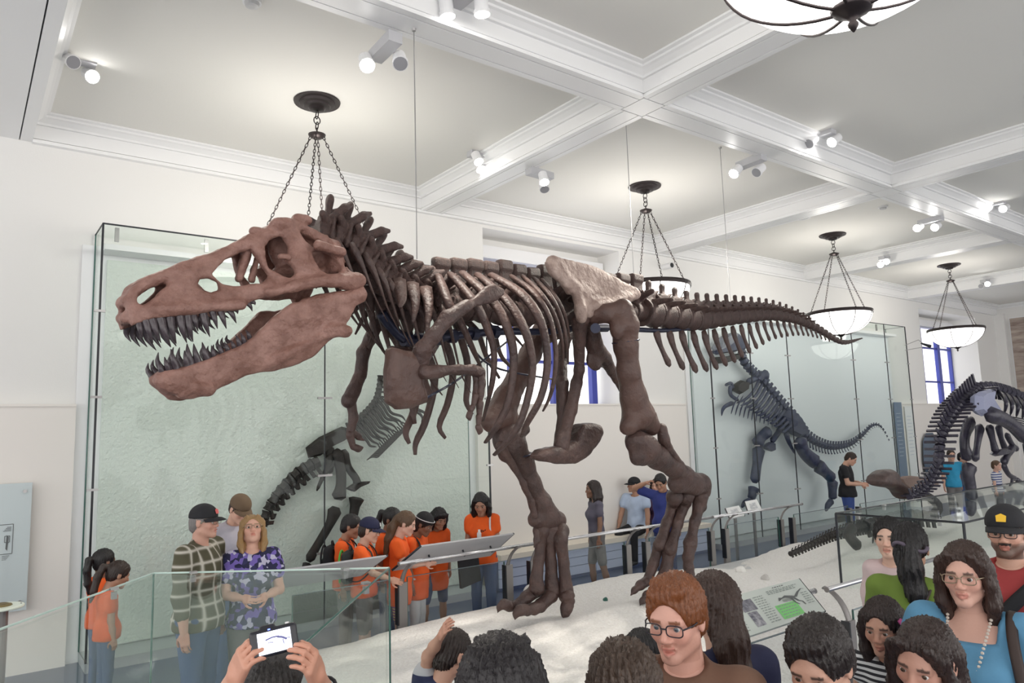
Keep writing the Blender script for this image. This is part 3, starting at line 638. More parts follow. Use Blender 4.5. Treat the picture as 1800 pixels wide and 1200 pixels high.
# pale fossil block inside the left glass box
V = Vol((-.55, -.5, -.02), (.55, .5, .5), .02); q = np.random.RandomState(5)
for k in range(14):
    a = q.uniform(-.38, .38, 2); V.ell((a[0], a[1]*.8, .06+.1*q.rand()), (.08+.14*q.rand(), .07+.1*q.rand(), .05+.12*q.rand()), .05)
V.chain([(-.4, -.1, .16), (-.1, .05, .24), (.2, .02, .2), (.42, .1, .12)], [.04, .06, .05, .03], .03)
tag(obj('fossil_block', V.me('fossil'), mat('pale_fossil', (.62, .62, .58), .8, bump=.7, bscale=25, var=.35, vscale=7), None, (.75, 3.75, .5)), 'pale lumpy fossil block inside the left glass box', 'fossil')
# ================================================================== the big brown skeleton
M_bone = mat('brown_bone', (.088, .049, .041), .52, bump=.6, bscale=34, col2=(.043, .024, .022), vscale=6)
M_skull = mat('red_brown_skull', (.31, .17, .138), .55, bump=1.0, bscale=22, col2=(.17, .078, .058), vscale=8)
M_ilium = mat('pale_hip_bone', (.40, .305, .265), .65, bump=.9, bscale=20, col2=(.19, .125, .105), vscale=7)
M_femur = mat('russet_bone', (.105, .056, .044), .5, bump=.45, bscale=28, col2=(.075, .041, .034), vscale=5)
M_tooth = mat('dark_tooth', (.075, .058, .066), .25, var=.4, vscale=30)
M_pipe = mat('blue_black_steel', (.022, .025, .05), .35, metal=.4)
TO = np.array([6.5, 5.3]); TA = RAD(8); TD = np.array([math.cos(TA), math.sin(TA)]); TN = np.array([-TD[1], TD[0]])
def BP(px, py, off=0.0):
    q = ray(px, py); t = (TO@TN+off)/(q[:2]@TN); w = CP+q*t
    return np.array([(w[:2]-TO)@TD, off, w[2]])
c1 = lambda x, y: (180+x/3.158, 340+y/3.158)
c2 = lambda x, y: (580+x/3., 420+y/3.)
c3 = lambda x, y: (800+x/3., 420+y/3.)
c4 = lambda x, y: (780+x/3., 700+y/3.)
rex = empty('tyrannosaur_skeleton', (TO[0], TO[1], .43), TA); tag(rex, 'huge brown mounted dinosaur skeleton striding on the sand with open jaws', 'skeleton')
RZ = np.array([0, 0, .43])
def rp(name, me, m, parent=rex): o = obj(name, me, m, parent); return o
def shift(me): me.transform(Matrix.Translation((0, 0, -.43))); return me
# ---- skull
sk_out = [(125,730),(103,660),(98,590),(112,555),(150,508),(215,462),(290,428),(340,412),(440,372),(560,328),(680,282),(790,228),(870,198),(940,170),(955,138),(1010,132),(1060,122),(1115,138),(1180,165),(1260,205),(1325,255),(1352,310),(1358,362),(1340,385),(1402,455),(1398,500),(1372,528),(1300,530),(1284,505),(1200,512),(1100,522),(1010,524),(968,546),(890,562),(830,582),(790,602),(740,632),(640,646),(540,656),(440,662),(340,672),(250,688),(165,722)]
sk_holes = [[(178,592),(178,562),(212,524),(272,484),(322,474),(318,492),(270,540),(226,576),(190,598)],
 [(510,502),(520,476),(560,474),(600,494),(602,520),(570,531),(530,522)],
 [(600,442),(640,400),(700,355),(760,320),(803,308),(818,350),(848,410),(878,452),(850,480),(760,494),(690,490),(640,480)],
 [(903,292),(930,248),(985,236),(1012,285),(1008,330),(960,352),(972,374),(1012,402),(1032,432),(1010,446),(960,422),(912,392),(903,340)],
 [(1112,196),(1160,188),(1222,200),(1262,232),(1272,260),(1205,258),(1172,276),(1132,240)],
 [(1168,328),(1212,330),(1262,352),(1292,392),(1290,416),(1230,426),(1190,392)]]
U = [0, .04, .10, .3, .5, .65, .8, .92, 1]; WS = [.045, .085, .115, .14, .175, .235, .30, .325, .30]; WM = [.05, .085, .105, .12, .15, .20, .26, .30, .31]
def unproj(pts, WT, s0=None, s1=None):
    P = np.array([BP(*c1(*q), -.2) for q in pts])
    if s0 is None: s0, s1 = P[:, 0].min(), P[:, 0].max()
    for _ in range(2): P = np.array([BP(*c1(*q), -float(np.interp((p[0]-s0)/(s1-s0), U, WT))) for q, p in zip(pts, P)])
    return P, s0, s1
SP, s0, s1 = unproj(sk_out, WS); SH = [unproj(h, WS, s0, s1)[0] for h in sk_holes]
top = SP[2:24]; bot = np.vstack([SP[25:], SP[:1]]); top = top[np.argsort(top[:, 0])]; bot = bot[np.argsort(bot[:, 0])]
zt = lambda s: np.interp(s, top[:, 0], top[:, 2]); zb = lambda s: np.interp(s, bot[:, 0], bot[:, 2])
def wsk(s, z, WT=WS):
    u = (s-s0)/(s1-s0); w = np.interp(u, U, WT); v = np.clip((z-zb(s))/np.maximum(zt(s)-zb(s), .05), 0, 1)
    return w*(1-.42*v**1.6)
V = Vol((s0-.03, -.38, SP[:, 2].min()-.05), (s1+.06, .38, SP[:, 2].max()+.06), .0105)
for sg in (-1, 1):
    V.plate(SP[:, [0, 2]], [h[:, [0, 2]] for h in SH], .026, lambda A, B, sg=sg: sg*wsk(A, B), rd=.018, k=.022, pillow=.35, grow=.016)
for s in np.arange(s0+.05, s1-.12, .035):          # roof of the snout and skull
    w = float(wsk(s, zt(s))); z = float(zt(s))-.035
    V.cone((s, -w*.9, z), (s, w*.9, z), .03, .03, .03)
for z_, dz in ((.42, 0), (.55, .0), (.7, 0), (.85, 0)):   # back of the skull
    s = s1-.22+.05*z_; zz = zb(s1-.2)+(zt(s1-.25)-zb(s1-.2))*z_; w = .26-.1*z_
    V.cone((s, -w, zz), (s, w, zz), .04, .04, .04)
V.cone((s0+.055, -.03, SP[0, 2]+.05), (s0+.055, .03, SP[0, 2]+.05), .035, .035, .03); V.cone((s0+.10, -.06, SP[0, 2]+.06), (s0+.10, .06, SP[0, 2]+.06), .028, .028, .03)
for s in np.arange(s0+.12, s0+.75, .045): V.cone((s, -float(wsk(s, zb(s)))*.9, zb(s)+.06), (s, float(wsk(s, zb(s)))*.9, zb(s)+.06), .014, .014, .02)   # palate
P_ = lambda x, y, o: BP(*c1(x, y), o)
for sg in (-1, 1):
    V.ell(P_(985, 170, sg*.16), (.09, .06, .05), .03); V.ell(P_(1080, 140, sg*.13), (.07, .05, .035), .03); V.ell(P_(830, 205, sg*.1), (.05, .03, .025), .02)
    V.cone(P_(770, 330, sg*.07), P_(725, 470, sg*.06), .03, .022, .02); V.cone(P_(830, 360, sg*.06), P_(800, 470, sg*.06), .02, .02, .02)
    V.cone(P_(1170, 285, sg*.30), P_(1300, 320, sg*.30), .035, .03, .03); V.cone(P_(1000, 350, sg*.25), P_(960, 345, sg*.25), .02, .02, .02)
    V.cone(P_(1250, 480, sg*.33), P_(1390, 480, sg*.32), .045, .05, .03); V.cone(P_(900, 545, sg*.24), P_(1200, 480, sg*.31), .032, .035, .03)
    V.cone(P_(250, 645, sg*.13), P_(740, 615, sg*.2), .028, .028, .03)
V.ell(P_(1180, 330, 0), (.2, .13, .15), .04); V.ell(P_(1000, 300, 0), (.14, .07, .14), .04); V.ell(P_(1120, 450, 0), (.25, .16, .05), .04)
skull = rp('skull', rough(shift(V.me('skull')), .0065, 22, 1), M_skull); skull.location.x = .035
# ---- lower jaw
jw = [(288,1010),(330,985),(420,960),(520,940),(640,905),(740,850),(800,790),(850,740),(900,690),(960,640),(1010,606),(1100,596),(1200,578),(1290,566),(1340,560),(1362,538),(1402,514),(1422,560),(1416,600),(1372,622),(1342,700),(1282,780),(1192,862),(1150,900),(1080,940),(960,970),(880,990),(780,1012),(680,1060),(600,1092),(550,1116),(480,1138),(410,1130),(350,1082),(300,1042)]
JP, js0, js1 = unproj(jw, WM)
jz = lambda s: np.interp(s, [js0, js1], [JP[:, 2].min()+.1, JP[:, 2].max()-.2])
def wj(s, z): return np.interp((s-js0)/(js1-js0), U, WM)+.05*np.clip((z-jz(s))/.3, -1, 1)
V = Vol((js0-.03, -.42, JP[:, 2].min()-.05), (js1+.05, .42, JP[:, 2].max()+.05), .0105)
for sg in (-1, 1):
    V.plate(JP[:, [0, 2]], [], .027, lambda A, B, sg=sg: sg*wj(A, B), rd=.02, k=.02, pillow=.55)
    Q = lambda x, y, sg=sg: BP(*c1(x, y), sg*(.02+float(np.interp((BP(*c1(x, y), -.2)[0]-js0)/(js1-js0), U, WM))))
    V.cone(Q(1010, 700), Q(1150, 690), .05, .05, .03); V.cone(Q(1100, 600), Q(1400, 560), .03, .05, .03); V.cone(Q(320, 1040), Q(560, 1085), .04, .04, .03)
    V.cone(Q(360, 1000), Q(800, 850), .022, .022, .02); V.cone(Q(900, 940), Q(1250, 760), .03, .025, .03)
    V.cone(Q(1250, 760), Q(1335, 765), .045, .04, .03)
V.cone(BP(*c1(310, 1030), -.06), BP(*c1(310, 1030), .06), .05, .05, .03); V.cone(BP(*c1(360, 1060), -.08), BP(*c1(360, 1060), .08), .05, .05, .03)
V.cone(BP(*c1(430, 1090), -.09), BP(*c1(430, 1090), .09), .04, .04, .03)
jaw = rp('lower_jaw', rough(shift(V.me('lower_jaw')), .0065, 20, 2), M_skull); jaw.location.x = .03
ut = [((165,715),(187,800)),((205,705),(247,826)),((240,700),(292,826)),((285,690),(347,846)),((338,682),(378,830)),((395,676),(437,826)),((440,680),(472,820)),((472,676),(500,760)),((525,665),(567,792)),((580,662),(610,746)),((625,658),(660,746)),((675,645),(716,716)),((702,638),(724,664)),((775,605),(806,648)),((800,598),(822,614))]
lt = [((302,1000),(280,925)),((335,980),(316,905)),((380,965),(352,860)),((440,952),(428,868)),((462,945),(443,830)),((502,936),(480,830)),((556,926),(528,822)),((592,912),(580,840)),((637,896),(616,825)),((672,880),(653,820)),((706,862),(688,812)),((737,846),(716,780)),((762,826),(743,770)),((792,802),(773,755))]
for lst, par, WT, a0, a1, bend in ((ut, skull, WS, s0, s1, -1), (lt, jaw, WM, js0, js1, 1)):
    for (bx, by), (tx, ty) in lst:
        for sg in (-1, 1):
            w = float(np.interp((BP(*c1(bx, by), -.1)[0]-a0)/(a1-a0), U, WT)); o_ = sg*w
            b0 = BP(*c1(bx, by), -w); t0 = BP(*c1(tx, ty), -w); b0[1] = o_; t0[1] = o_*.93; L_ = np.linalg.norm(t0-b0)
            root = b0-(t0-b0)*.35; mid = (b0+t0)/2+np.array([-.09*L_ if bend < 0 else -.10*L_, sg*.02, 0]); P3 = spline([root, b0, mid, t0], 8)
            r0 = min(.031, .011+.11*L_)
            vv, ff = tube(P3-RZ, [r0*.9, r0, r0, r0*.95, r0*.8, r0*.6, r0*.35, .002], 8, .8, up=(0, 1, 0))
            rp('tooth', mesh('tooth', vv, ff, True), M_tooth, par)
# ---- vertebrae
def vproto(kind):
    V = Vol((-.8, -1.1, -1.2), (.8, 1.1, 2.3), .055)
    V.cone((-.45, 0, 0), (0, 0, 0), .46, .36, .05); V.cone((0, 0, 0), (.45, 0, 0), .36, .46, .05)
    V.clip(0, -.47); V.clip(0, .47, False)
    V.box((0, 0, .45), (.32, .2, .25), .08, .08)
    if kind == 'back':
        V.box((.05, 0, 1.1), (.40, .10, .62), .07, .08); V.box((.05, 0, 1.62), (.44, .17, .2), .1, .1)
        for sg in (-1, 1): V.cone((0, sg*.1, .62), (-.05, sg*.85, .85), .17, .12, .08); V.cone((.2, sg*.15, .6), (.55, sg*.18, .72), .12, .09, .06)
    elif kind == 'neck':
        V.cone((0, 0, .6), (.0, 0, 1.05), .15, .13, .08); V.ell((.0, 0, 1.2), (.14, .2, .22), .08)
        for sg in (-1, 1):
            V.cone((0, sg*.2, .5), (.35, sg*.45, .95), .18, .15, .08); V.cone((.35, sg*.45, .95), (.62, sg*.42, 1.15), .15, .08, .05)
            V.cone((-.1, sg*.25, .35), (-.5, sg*.45, .55), .15, .12, .08); V.cone((0, sg*.3, .1), (-.1, sg*.62, -.25), .14, .1, .08)
            V.cone((0, sg*.45, .5), (-.05, sg*.5, -.1), .07, .07, .05)
    elif kind == 'tail':
        V.box((.18, 0, .68), (.15, .06, .3), .05, .08); V.ell((.2, 0, .98), (.15, .1, .1), .06)
        for sg in (-1, 1): V.cone((0, sg*.2, .3), (.15, sg*.85, .32), .13, .07, .06); V.cone((.2, sg*.12, .55), (.6, sg*.13, .72), .09, .05, .05); V.cone((-.3, sg*.13, .5), (-.6, sg*.16, .62), .08, .06, .05)
    else:   # far tail
        V.box((.12, 0, .55), (.25, .05, .2), .05, .08)
        for sg in (-1, 1): V.cone((-.2, sg*.1, .4), (-.75, sg*.12, .5), .08, .05, .05)
    return V.me(kind+'_vertebra')
VP = {k: vproto(k) for k in ('back', 'neck', 'tail', 'end')}
for m_ in VP.values(): m_.materials.append(M_bone)
def vert(kind, name, c, ang, L, hs, ws=None):
    o = obj(name, VP[kind], None, rex, tuple(c-RZ)); o.scale = (L, (ws or L), hs); o.rotation_euler = (0, ang, 0); return o
def placeline(pts, n, off=0.0): P = spline([BP(*p, off) for p in pts], 200); d = np.r_[0, np.cumsum(np.linalg.norm(np.diff(P, axis=0), axis=1))]; u = np.linspace(0, d[-1], n); return np.stack([np.interp(u, d, P[:, i]) for i in range(3)], 1)
def angs(P): T = np.gradient(P, axis=0); return -np.arctan2(T[:, 2], T[:, 0])
NK = placeline([(572, 418), (603, 428), (632, 452), (658, 482), (690, 507), (722, 522), (752, 531)], 9)
AN = angs(NK)
for i, (c, a) in enumerate(zip(NK, AN)):
    L_ = .165+.006*i; vert('neck', 'neck_vertebra', c, a*.75+.05, L_*1.15, L_*(1.38-.05*i), L_*1.25)
    for sg in (-1, 1):      # cervical ribs: plate and long spike
        b = c+np.array([0, sg*.13, -.04]); P3 = spline([b, b+np.array([.06, sg*.05, -.16]), b+np.array([.15, sg*.06, -.34-.02*i]), b+np.array([.27, sg*.04, -.50-.02*i])], 9)
        vv, ff = tube(P3-RZ, [.05, .06, .045, .03, .02, .015, .012, .009, .005], 6, .55)
        rp('neck_rib', mesh('neck_rib', vv, ff, True), M_bone)
DK = placeline([(775, 537), (840, 545), (905, 551), (968, 552), (1030, 550)], 11); dsp = np.linalg.norm(DK[1]-DK[0])
for i, (c, a) in enumerate(zip(DK, angs(DK))):
    vert('back', 'back_vertebra', c, a, dsp*1.0, .24+.012*math.sin(i*1.9)-(.03 if i < 2 else 0), .25)
SKv = placeline([(1045, 550), (1120, 548)], 4)
for c in SKv: vert('back', 'sacral_vertebra', c, 0, .22, .22, .24)
_P = spline([BP(*p) for p in [(1138, 550), (1180, 556), (1222, 561), (1262, 558), (1294, 555), (1340, 552), (1370, 554), (1403, 562), (1440, 580), (1472, 599), (1490, 602), (1514, 595)]], 400)
_d = np.r_[0, np.cumsum(np.linalg.norm(np.diff(_P, axis=0), axis=1))]; NT = 36; _w = np.linspace(1, .36, NT); tu_ = np.r_[0, np.cumsum((_w[1:]+_w[:-1])/2)]; tu_ = tu_/tu_[-1]*_d[-1]
TK = np.stack([np.interp(tu_, _d, _P[:, i]) for i in range(3)], 1); ta = angs(TK); sg_ = np.gradient(tu_); TS = []
for i, (c, a) in enumerate(zip(TK, ta)):
    u = i/(NT-1.); kind = 'tail' if i < 20 else 'end'; L_ = sg_[i]; hs = np.interp(u, [0, .1, .3, .55, .8, 1], [.335, .30, .215, .125, .065, .02]); TS.append(hs)
    vert(kind, 'tail_vertebra', c, a, L_*.98, hs, hs)
for i in range(0, 24):          # chevrons under the tail
    c = TK[i]+np.array([sg_[i]*.5, 0, 0]); hs = TS[i]; L_ = np.interp(i, [0, 2, 6, 11, 23], [.40, .46, .40, .24, .06])
    b = c+np.array([0, 0, -hs*.42]); P3 = spline([b, b+np.array([.16*L_, 0, -.4*L_]), b+np.array([.42*L_, 0, -.78*L_]), b+np.array([.62*L_, 0, -L_])], 8)
    vv, ff = tube(P3-RZ, np.array([.6, .9, .75, .6, .6, .7, .8, .45])*(.02+.105*L_), 8, .5, up=(0, 1, 0)); rp('chevron_bone', mesh('chevron', vv, ff, True), M_bone)
# ---- ribs
ribs = [[(575,200),(625,330),(690,440),(745,560),(798,678)], [(640,190),(760,330),(830,470),(865,600),(855,760),(806,958)], [(700,180),(860,330),(940,480),(970,640),(940,860),(872,1000),(820,1072)],
 [(780,190),(920,310),(1010,440),(1060,590),(1065,730),(1010,950),(932,1070),(866,1138)], [(850,190),(1000,280),(1090,390),(1135,520),(1145,680),(1110,840),(1040,970),(1012,1040)], [(960,200),(1080,290),(1160,420),(1190,580),(1185,720),(1160,830),(1125,904)],
 [(1020,200),(1120,300),(1190,420),(1225,560),(1225,700)], [(1080,210),(1170,310),(1225,430),(1250,560),(1256,655)], [(1120,215),(1200,320),(1245,420),(1264,530)]]
for i, rb in enumerate(ribs):
    wmax = [.42, .52, .58, .6, .58, .54, .48, .42, .36][i]; m_ = len(rb)
    offs = [np.interp(j/(m_-1.), [0, .22, .5, .8, 1], [.14, .62*wmax/.6, wmax, wmax*.9, wmax*.62]) for j in range(m_)]
    P3 = spline([BP(*c2(x, y), -o_) for (x, y), o_ in zip(rb, offs)], 22); r_ = .040 if i < 5 else .033-.003*(i-5)
    for sg in (1, -1):
        Q = P3.copy(); Q[:, 1] *= sg
        if sg < 0: Q[:, 1] = np.interp(np.linspace(0, 1, 22), [0, .22, .5, .8, 1], [.14, .6*wmax/.6, wmax*.95, wmax, wmax*.97])
        vv, ff = tube(Q-RZ, r_*np.interp(np.linspace(0, 1, 22), [0, .1, .35, .8, 1], [1.1, 1.35, 1.1, .85, .45]), 8, .6, up=(0, 1, 0)); rp('rib', mesh('rib', vv, ff, True), M_bone)
for i, (x0, y0) in enumerate(((500, 260), (430, 240), (360, 220))):       # short front ribs
    P3 = spline([BP(*c2(x0, y0), -.12), BP(*c2(x0+20, y0+90), -.3), BP(*c2(x0+10, y0+260-60*i), -.36)], 10)
    for sg in (1, -1):
        Q = P3.copy(); Q[:, 1] *= sg; vv, ff = tube(Q-RZ, np.linspace(.06, .012, 10), 7, .5); rp('rib', mesh('rib', vv, ff, True), M_bone)
# ---- generic long bones from traced points (crop function, x, y, offset, radius)
def bone(name, chains, m=M_bone, ells=(), h=None, k=.03, parent=rex, holes=()):
    C3 = [[(BP(*fn(x, y), o_), r_) for (fn, x, y, o_, r_) in ch] for ch in chains]; allp = [p for ch in C3 for p, _ in ch]+[BP(*e[0](e[1], e[2]), e[3]) for e in ells]
    R = max([r_ for ch in C3 for _, r_ in ch]+[max(e[4]) for e in ells]); lo, hi = bounds(allp, R+.02)
    V = Vol(lo, hi, h or max(.012, R/6))
    for ch in C3: V.chain([p for p, _ in ch], [r_ for _, r_ in ch], k)
    for e in ells: V.ell(BP(*e[0](e[1], e[2]), e[3]), e[4], k)
    return rp(name, rough(shift(V.me(name)), min(.006, R*.07), 16, len(bpy.data.objects)), m, parent)
def pbone(name, fn, poly, off, t, m=M_bone, extra=(), h=.014, tilt=0.0, pillow=.3, k=.03):
    P = np.array([BP(*fn(*q), off) for q in poly]); lo = P.min(0)-.08; hi = P.max(0)+.08; zc = P[:, 2].mean()
    w = abs(tilt)*(P[:, 2].max()-P[:, 2].min()); lo[1] = off-t-.08-w; hi[1] = off+t+.08+w
    for (f2, x, y, o_, r_) in [e for ch in extra for e in ch]:
        q = BP(*f2(x, y), o_); lo = np.minimum(lo, q-r_-.02); hi = np.maximum(hi, q+r_+.02)
    V = Vol(lo, hi, h); V.plate(P[:, [0, 2]], [], t, lambda A, B: off+tilt*(B-zc), rd=min(.03, t*.8), k=k, pillow=pillow)
    for ch in extra: V.chain([BP(*f2(x, y), o_) for f2, x, y, o_, r_ in ch], [e[4] for e in ch], k)
    return rp(name, rough(shift(V.me(name)), .006, 18, len(bpy.data.objects)), m)
cor = [(300,570),(360,585),(440,600),(490,608),(500,700),(480,760),(512,840),(500,868),(440,890),(360,900),(305,862),(288,780),(292,680)]
for sg in (-1, 1):
    bl = [(912,262),(918,295),(880,322),(770,360),(700,380),(690,352),(760,300),(820,248),(860,236)]
    Pc = lambda: None
    if sg < 0:
        pbone('shoulder_blade', c2, bl, -.60, .022, extra=[[(c2, 720, 350, -.60, .042), (c2, 620, 420, -.58, .05), (c2, 545, 510, -.55, .052), (c2, 490, 585, -.5, .058), (c2, 470, 640, -.46, .07)]])
        pbone('coracoid', c2, cor, -.42, .045, m=M_femur, tilt=-.08, pillow=.6)
    else:
        pbone('shoulder_blade', c2, bl, .42, .022, extra=[[(c2, 720, 350, .42, .042), (c2, 620, 430, .4, .05), (c2, 560, 520, .36, .052), (c2, 520, 585, .25, .058), (c2, 480, 640, .1, .06)]])
        pbone('coracoid', c2, [(x+20, y-10) for x, y in cor], .04, .04, tilt=.05, pillow=.5)
bone('upper_arm_bone', [[(c2, 495, 700, -.5, .055), (c2, 560, 695, -.54, .04), (c2, 680, 688, -.56, .034), (c2, 750, 686, -.58, .04), (c2, 785, 700, -.58, .05)]], ells=[(c2, 545, 715, -.52, (.09, .05, .035))])
bone('forearm_bone', [[(c2, 795, 705, -.58, .035), (c2, 800, 760, -.6, .024), (c2, 790, 825, -.6, .032)]]); bone('forearm_bone', [[(c2, 770, 710, -.56, .03), (c2, 775, 770, -.57, .02), (c2, 770, 820, -.58, .028)]])
for pts in ([(790,830,.03),(790,862,.02)], [(790,866,.028),(788,930,.02)], [(768,828,.026),(755,880,.018)], [(785,936,.024),(783,985,.016)], [(752,885,.022),(740,915,.014)]): bone('finger_bone', [[(c2, x, y, -.6, r_) for x, y, r_ in pts]], h=.008)
for pts in ([(783,990,.022),(790,1008,.016),(785,1030,.004)], [(738,918,.02),(733,935,.014),(738,955,.004)]): bone('claw', [[(c2, x, y, -.6, r_) for x, y, r_ in pts]], h=.006)
# right arm hanging on the far side
bone('upper_arm_bone', [[(c2, 250, 440, .40, .06), (c2, 215, 520, .42, .05), (c2, 175, 600, .45, .05), (c2, 160, 720, .45, .055)]]); bone('forearm_bone', [[(c2, 155, 730, .45, .05), (c2, 125, 800, .45, .05), (c2, 100, 850, .45, .06)]])
bone('forearm_bone', [[(c2, 110, 860, .45, .04), (c2, 125, 940, .45, .032), (c2, 110, 1010, .45, .036)]])
bone('finger_bone', [[(c2, 110, 1015, .45, .03), (c2, 150, 1040, .46, .026)]], h=.01); bone('finger_bone', [[(c2, 105, 1030, .44, .03), (c2, 120, 1090, .44, .024)]], h=.01)
bone('claw', [[(c2, 150, 1045, .46, .024), (c2, 180, 1062, .46, .006)]], h=.008); bone('claw', [[(c2, 125, 1095, .44, .026), (c2, 150, 1105, .44, .02), (c2, 175, 1098, .44, .006)]], h=.008)
# ---- hips
il = [(488,118),(530,92),(620,108),(700,130),(770,155),(880,218),(955,258),(976,300),(930,326),(830,342),(775,352),(735,352),(712,370),(706,412),(690,425),(640,405),(632,330),(628,285),(600,292),(560,235),(508,188)]
for sg in (-1, 1):
    o1 = pbone('hip_blade', c3, il, -.34, .035, m=M_ilium, tilt=.12, extra=[[(c3, 640, 290, -.36, .035), (c3, 660, 370, -.38, .05), (c3, 665, 415, -.38, .055)], [(c3, 740, 350, -.40, .045), (c3, 850, 330, -.38, .04), (c3, 950, 295, -.34, .05)], [(c3, 510, 120, -.30, .045), (c3, 640, 260, -.36, .04)]], pillow=.2)
    if sg > 0: o1.scale = (1, -1, 1)
for sg in (-1, 1):
    o_ = .14*sg
    bone('pubis', [[(c3, 660, 430, -.30*-sg if sg > 0 else -.30, .085), (c3, 655, 540, .22*sg, .055), (c3, 655, 690, o_, .05), (c3, 640, 760, .07*sg, .055), (c3, 610, 900, .05*sg, .055), (c3, 575, 1040, .04*sg, .06), (c3, 560, 1100, .03*sg, .07)]] if sg < 0 else
         [[(c3, 610, 440, .30, .08), (c3, 572, 560, .22, .05), (c3, 560, 690, .14, .05), (c3, 565, 760, .07, .055), (c3, 570, 900, .05, .055), (c3, 560, 1040, .04, .06), (c3, 560, 1100, .03, .07)]])
pbone('pubic_boot', c3, [(418,1140),(440,1112),(500,1092),(570,1085),(610,1060),(640,985),(650,970),(700,968),(742,985),(756,1020),(735,1075),(680,1140),(610,1188),(540,1185),(460,1172),(425,1160)], 0, .075, pillow=.3)
for sg in (-1, 1):
    bone('ischium', [[(c3, 715, 440, .3*sg, .07), (c3, 735, 560, .22*sg, .075), (c3, 780, 620, .15*sg, .07), (c3, 830, 700, .08*sg, .045), (c3, 880, 790, .05*sg, .035)]], ells=[(c3, 735, 640, .18*sg, (.11, .04, .1))])
# ---- legs: left leg is the near one (negative offset)
bone('thigh_bone', [[(c3, 735, 405, -.36, .085), (c3, 800, 390, -.46, .075), (c3, 880, 375, -.55, .10)], [(c3, 885, 365, -.56, .07), (c3, 895, 450, -.55, .115), (c3, 900, 560, -.52, .105), (c3, 915, 700, -.5, .10), (c3, 940, 830, -.48, .115), (c3, 965, 920, -.46, .14)],
     [(c3, 960, 920, -.46, .13), (c3, 918, 985, -.46, .085)], [(c3, 990, 940, -.46, .12), (c3, 1035, 985, -.46, .085)], [(c3, 1035, 925, -.40, .05), (c3, 1045, 960, -.40, .05)]], m=M_femur, ells=[(c3, 850, 470, -.56, (.05, .06, .10))], h=.02, k=.05)
o_ = -.45
bone('shin_bone', [[(c4, 1015, 225, o_, .10), (c4, 1060, 270, o_, .125), (c4, 1130, 310, o_, .105), (c4, 1210, 365, -.42, .085), (c4, 1270, 410, -.4, .09), (c4, 1310, 450, -.38, .11)], [(c4, 1015, 230, o_, .07), (c4, 1020, 310, o_, .06), (c4, 1050, 335, o_, .03)], [(c4, 1230, 450, -.38, .09), (c4, 1350, 455, -.38, .10), (c4, 1370, 495, -.38, .07)]], h=.018, k=.05)
bone('calf_bone', [[(c4, 1150, 160, -.52, .05), (c4, 1160, 215, -.52, .055), (c4, 1185, 265, -.51, .04), (c4, 1250, 345, -.48, .028), (c4, 1330, 425, -.46, .03)]])
for a, b, o1 in (((1215,525),(1140,775), -.16), ((1275,520),(1195,795), -.25), ((1350,525),(1300,765), -.36)):
    mx, my = (a[0]+b[0])/2, (a[1]+b[1])/2
    bone('foot_bone', [[(c4, a[0], a[1]-5, -.38+(o1+.38)*.5, .085), (c4, a[0]-2, a[1]+30, o1, .06), (c4, mx, my, o1, .05), (c4, b[0]+6, b[1]-20, o1, .055), (c4, b[0], b[1], o1, .068)]], h=.016)
bone('dew_bone', [[(c4, 1375, 530, -.38, .03), (c4, 1368, 575, -.38, .03), (c4, 1360, 612, -.38, .008)]], h=.01)
def toe(pts, off, claw): 
    for (a, b) in zip(pts[:-1], pts[1:]):
        bone('toe_bone', [[(c4, a[0]*.93+b[0]*.07, a[1]*.93+b[1]*.07, off, a[2]), (c4, (a[0]+b[0])/2, (a[1]+b[1])/2, off, (a[2]+b[2])*.38), (c4, a[0]*.08+b[0]*.92, a[1]*.08+b[1]*.92, off, b[2])]], h=.012)
    bone('claw', [[(c4, x, y, off, r_) for x, y, r_ in claw]], h=.01)
toe([(1132,788,.062),(1108,865,.055),(1095,905,.05),(1078,955,.048)], -.12, [(1068,965,.046),(1035,985,.04),(1005,1012,.026),(984,1042,.004)])
toe([(1188,815,.07),(1175,890,.062),(1150,950,.055),(1125,1010,.05)], -.22, [(1110,1020,.05),(1075,1040,.042),(1048,1068,.026),(1033,1094,.004)])
toe([(1298,785,.066),(1288,840,.06),(1292,890,.055),(1298,935,.052)], -.36, [(1300,945,.05),(1295,985,.04),(1280,1020,.02),(1270,1040,.004)])
# right leg, the far one
bone('thigh_bone', [[(c3, 560, 480, .36, .085), (c3, 480, 500, .46, .1)], [(c3, 440, 520, .5, .09), (c3, 400, 600, .5, .10), (c3, 340, 720, .48, .105), (c3, 270, 840, .46, .12), (c3, 235, 930, .45, .14)], [(c3, 235, 930, .45, .13), (c3, 185, 965, .45, .09)], [(c3, 250, 940, .45, .11), (c3, 300, 965, .45, .09)]], m=M_femur, ells=[(c3, 450, 490, .5, (.07, .09, .1))], h=.02, k=.05)
o_ = .42
bone('shin_bone', [[(c4, 330, 195, o_, .13), (c4, 360, 260, o_, .13), (c4, 410, 340, o_, .105), (c4, 460, 450, o_, .088), (c4, 510, 550, o_, .10), (c4, 545, 620, o_, .12)], [(c4, 300, 230, o_, .07), (c4, 330, 300, o_, .06)], [(c4, 480, 640, o_, .07), (c4, 600, 640, o_, .09)], [(c4, 390, 180, o_, .08), (c4, 430, 165, o_, .05)]], h=.018, k=.05)
bone('calf_bone', [[(c4, 300, 250, .30, .045), (c4, 360, 340, .32, .03), (c4, 420, 450, .34, .024), (c4, 465, 545, .35, .022), (c4, 480, 620, .36, .03)]])
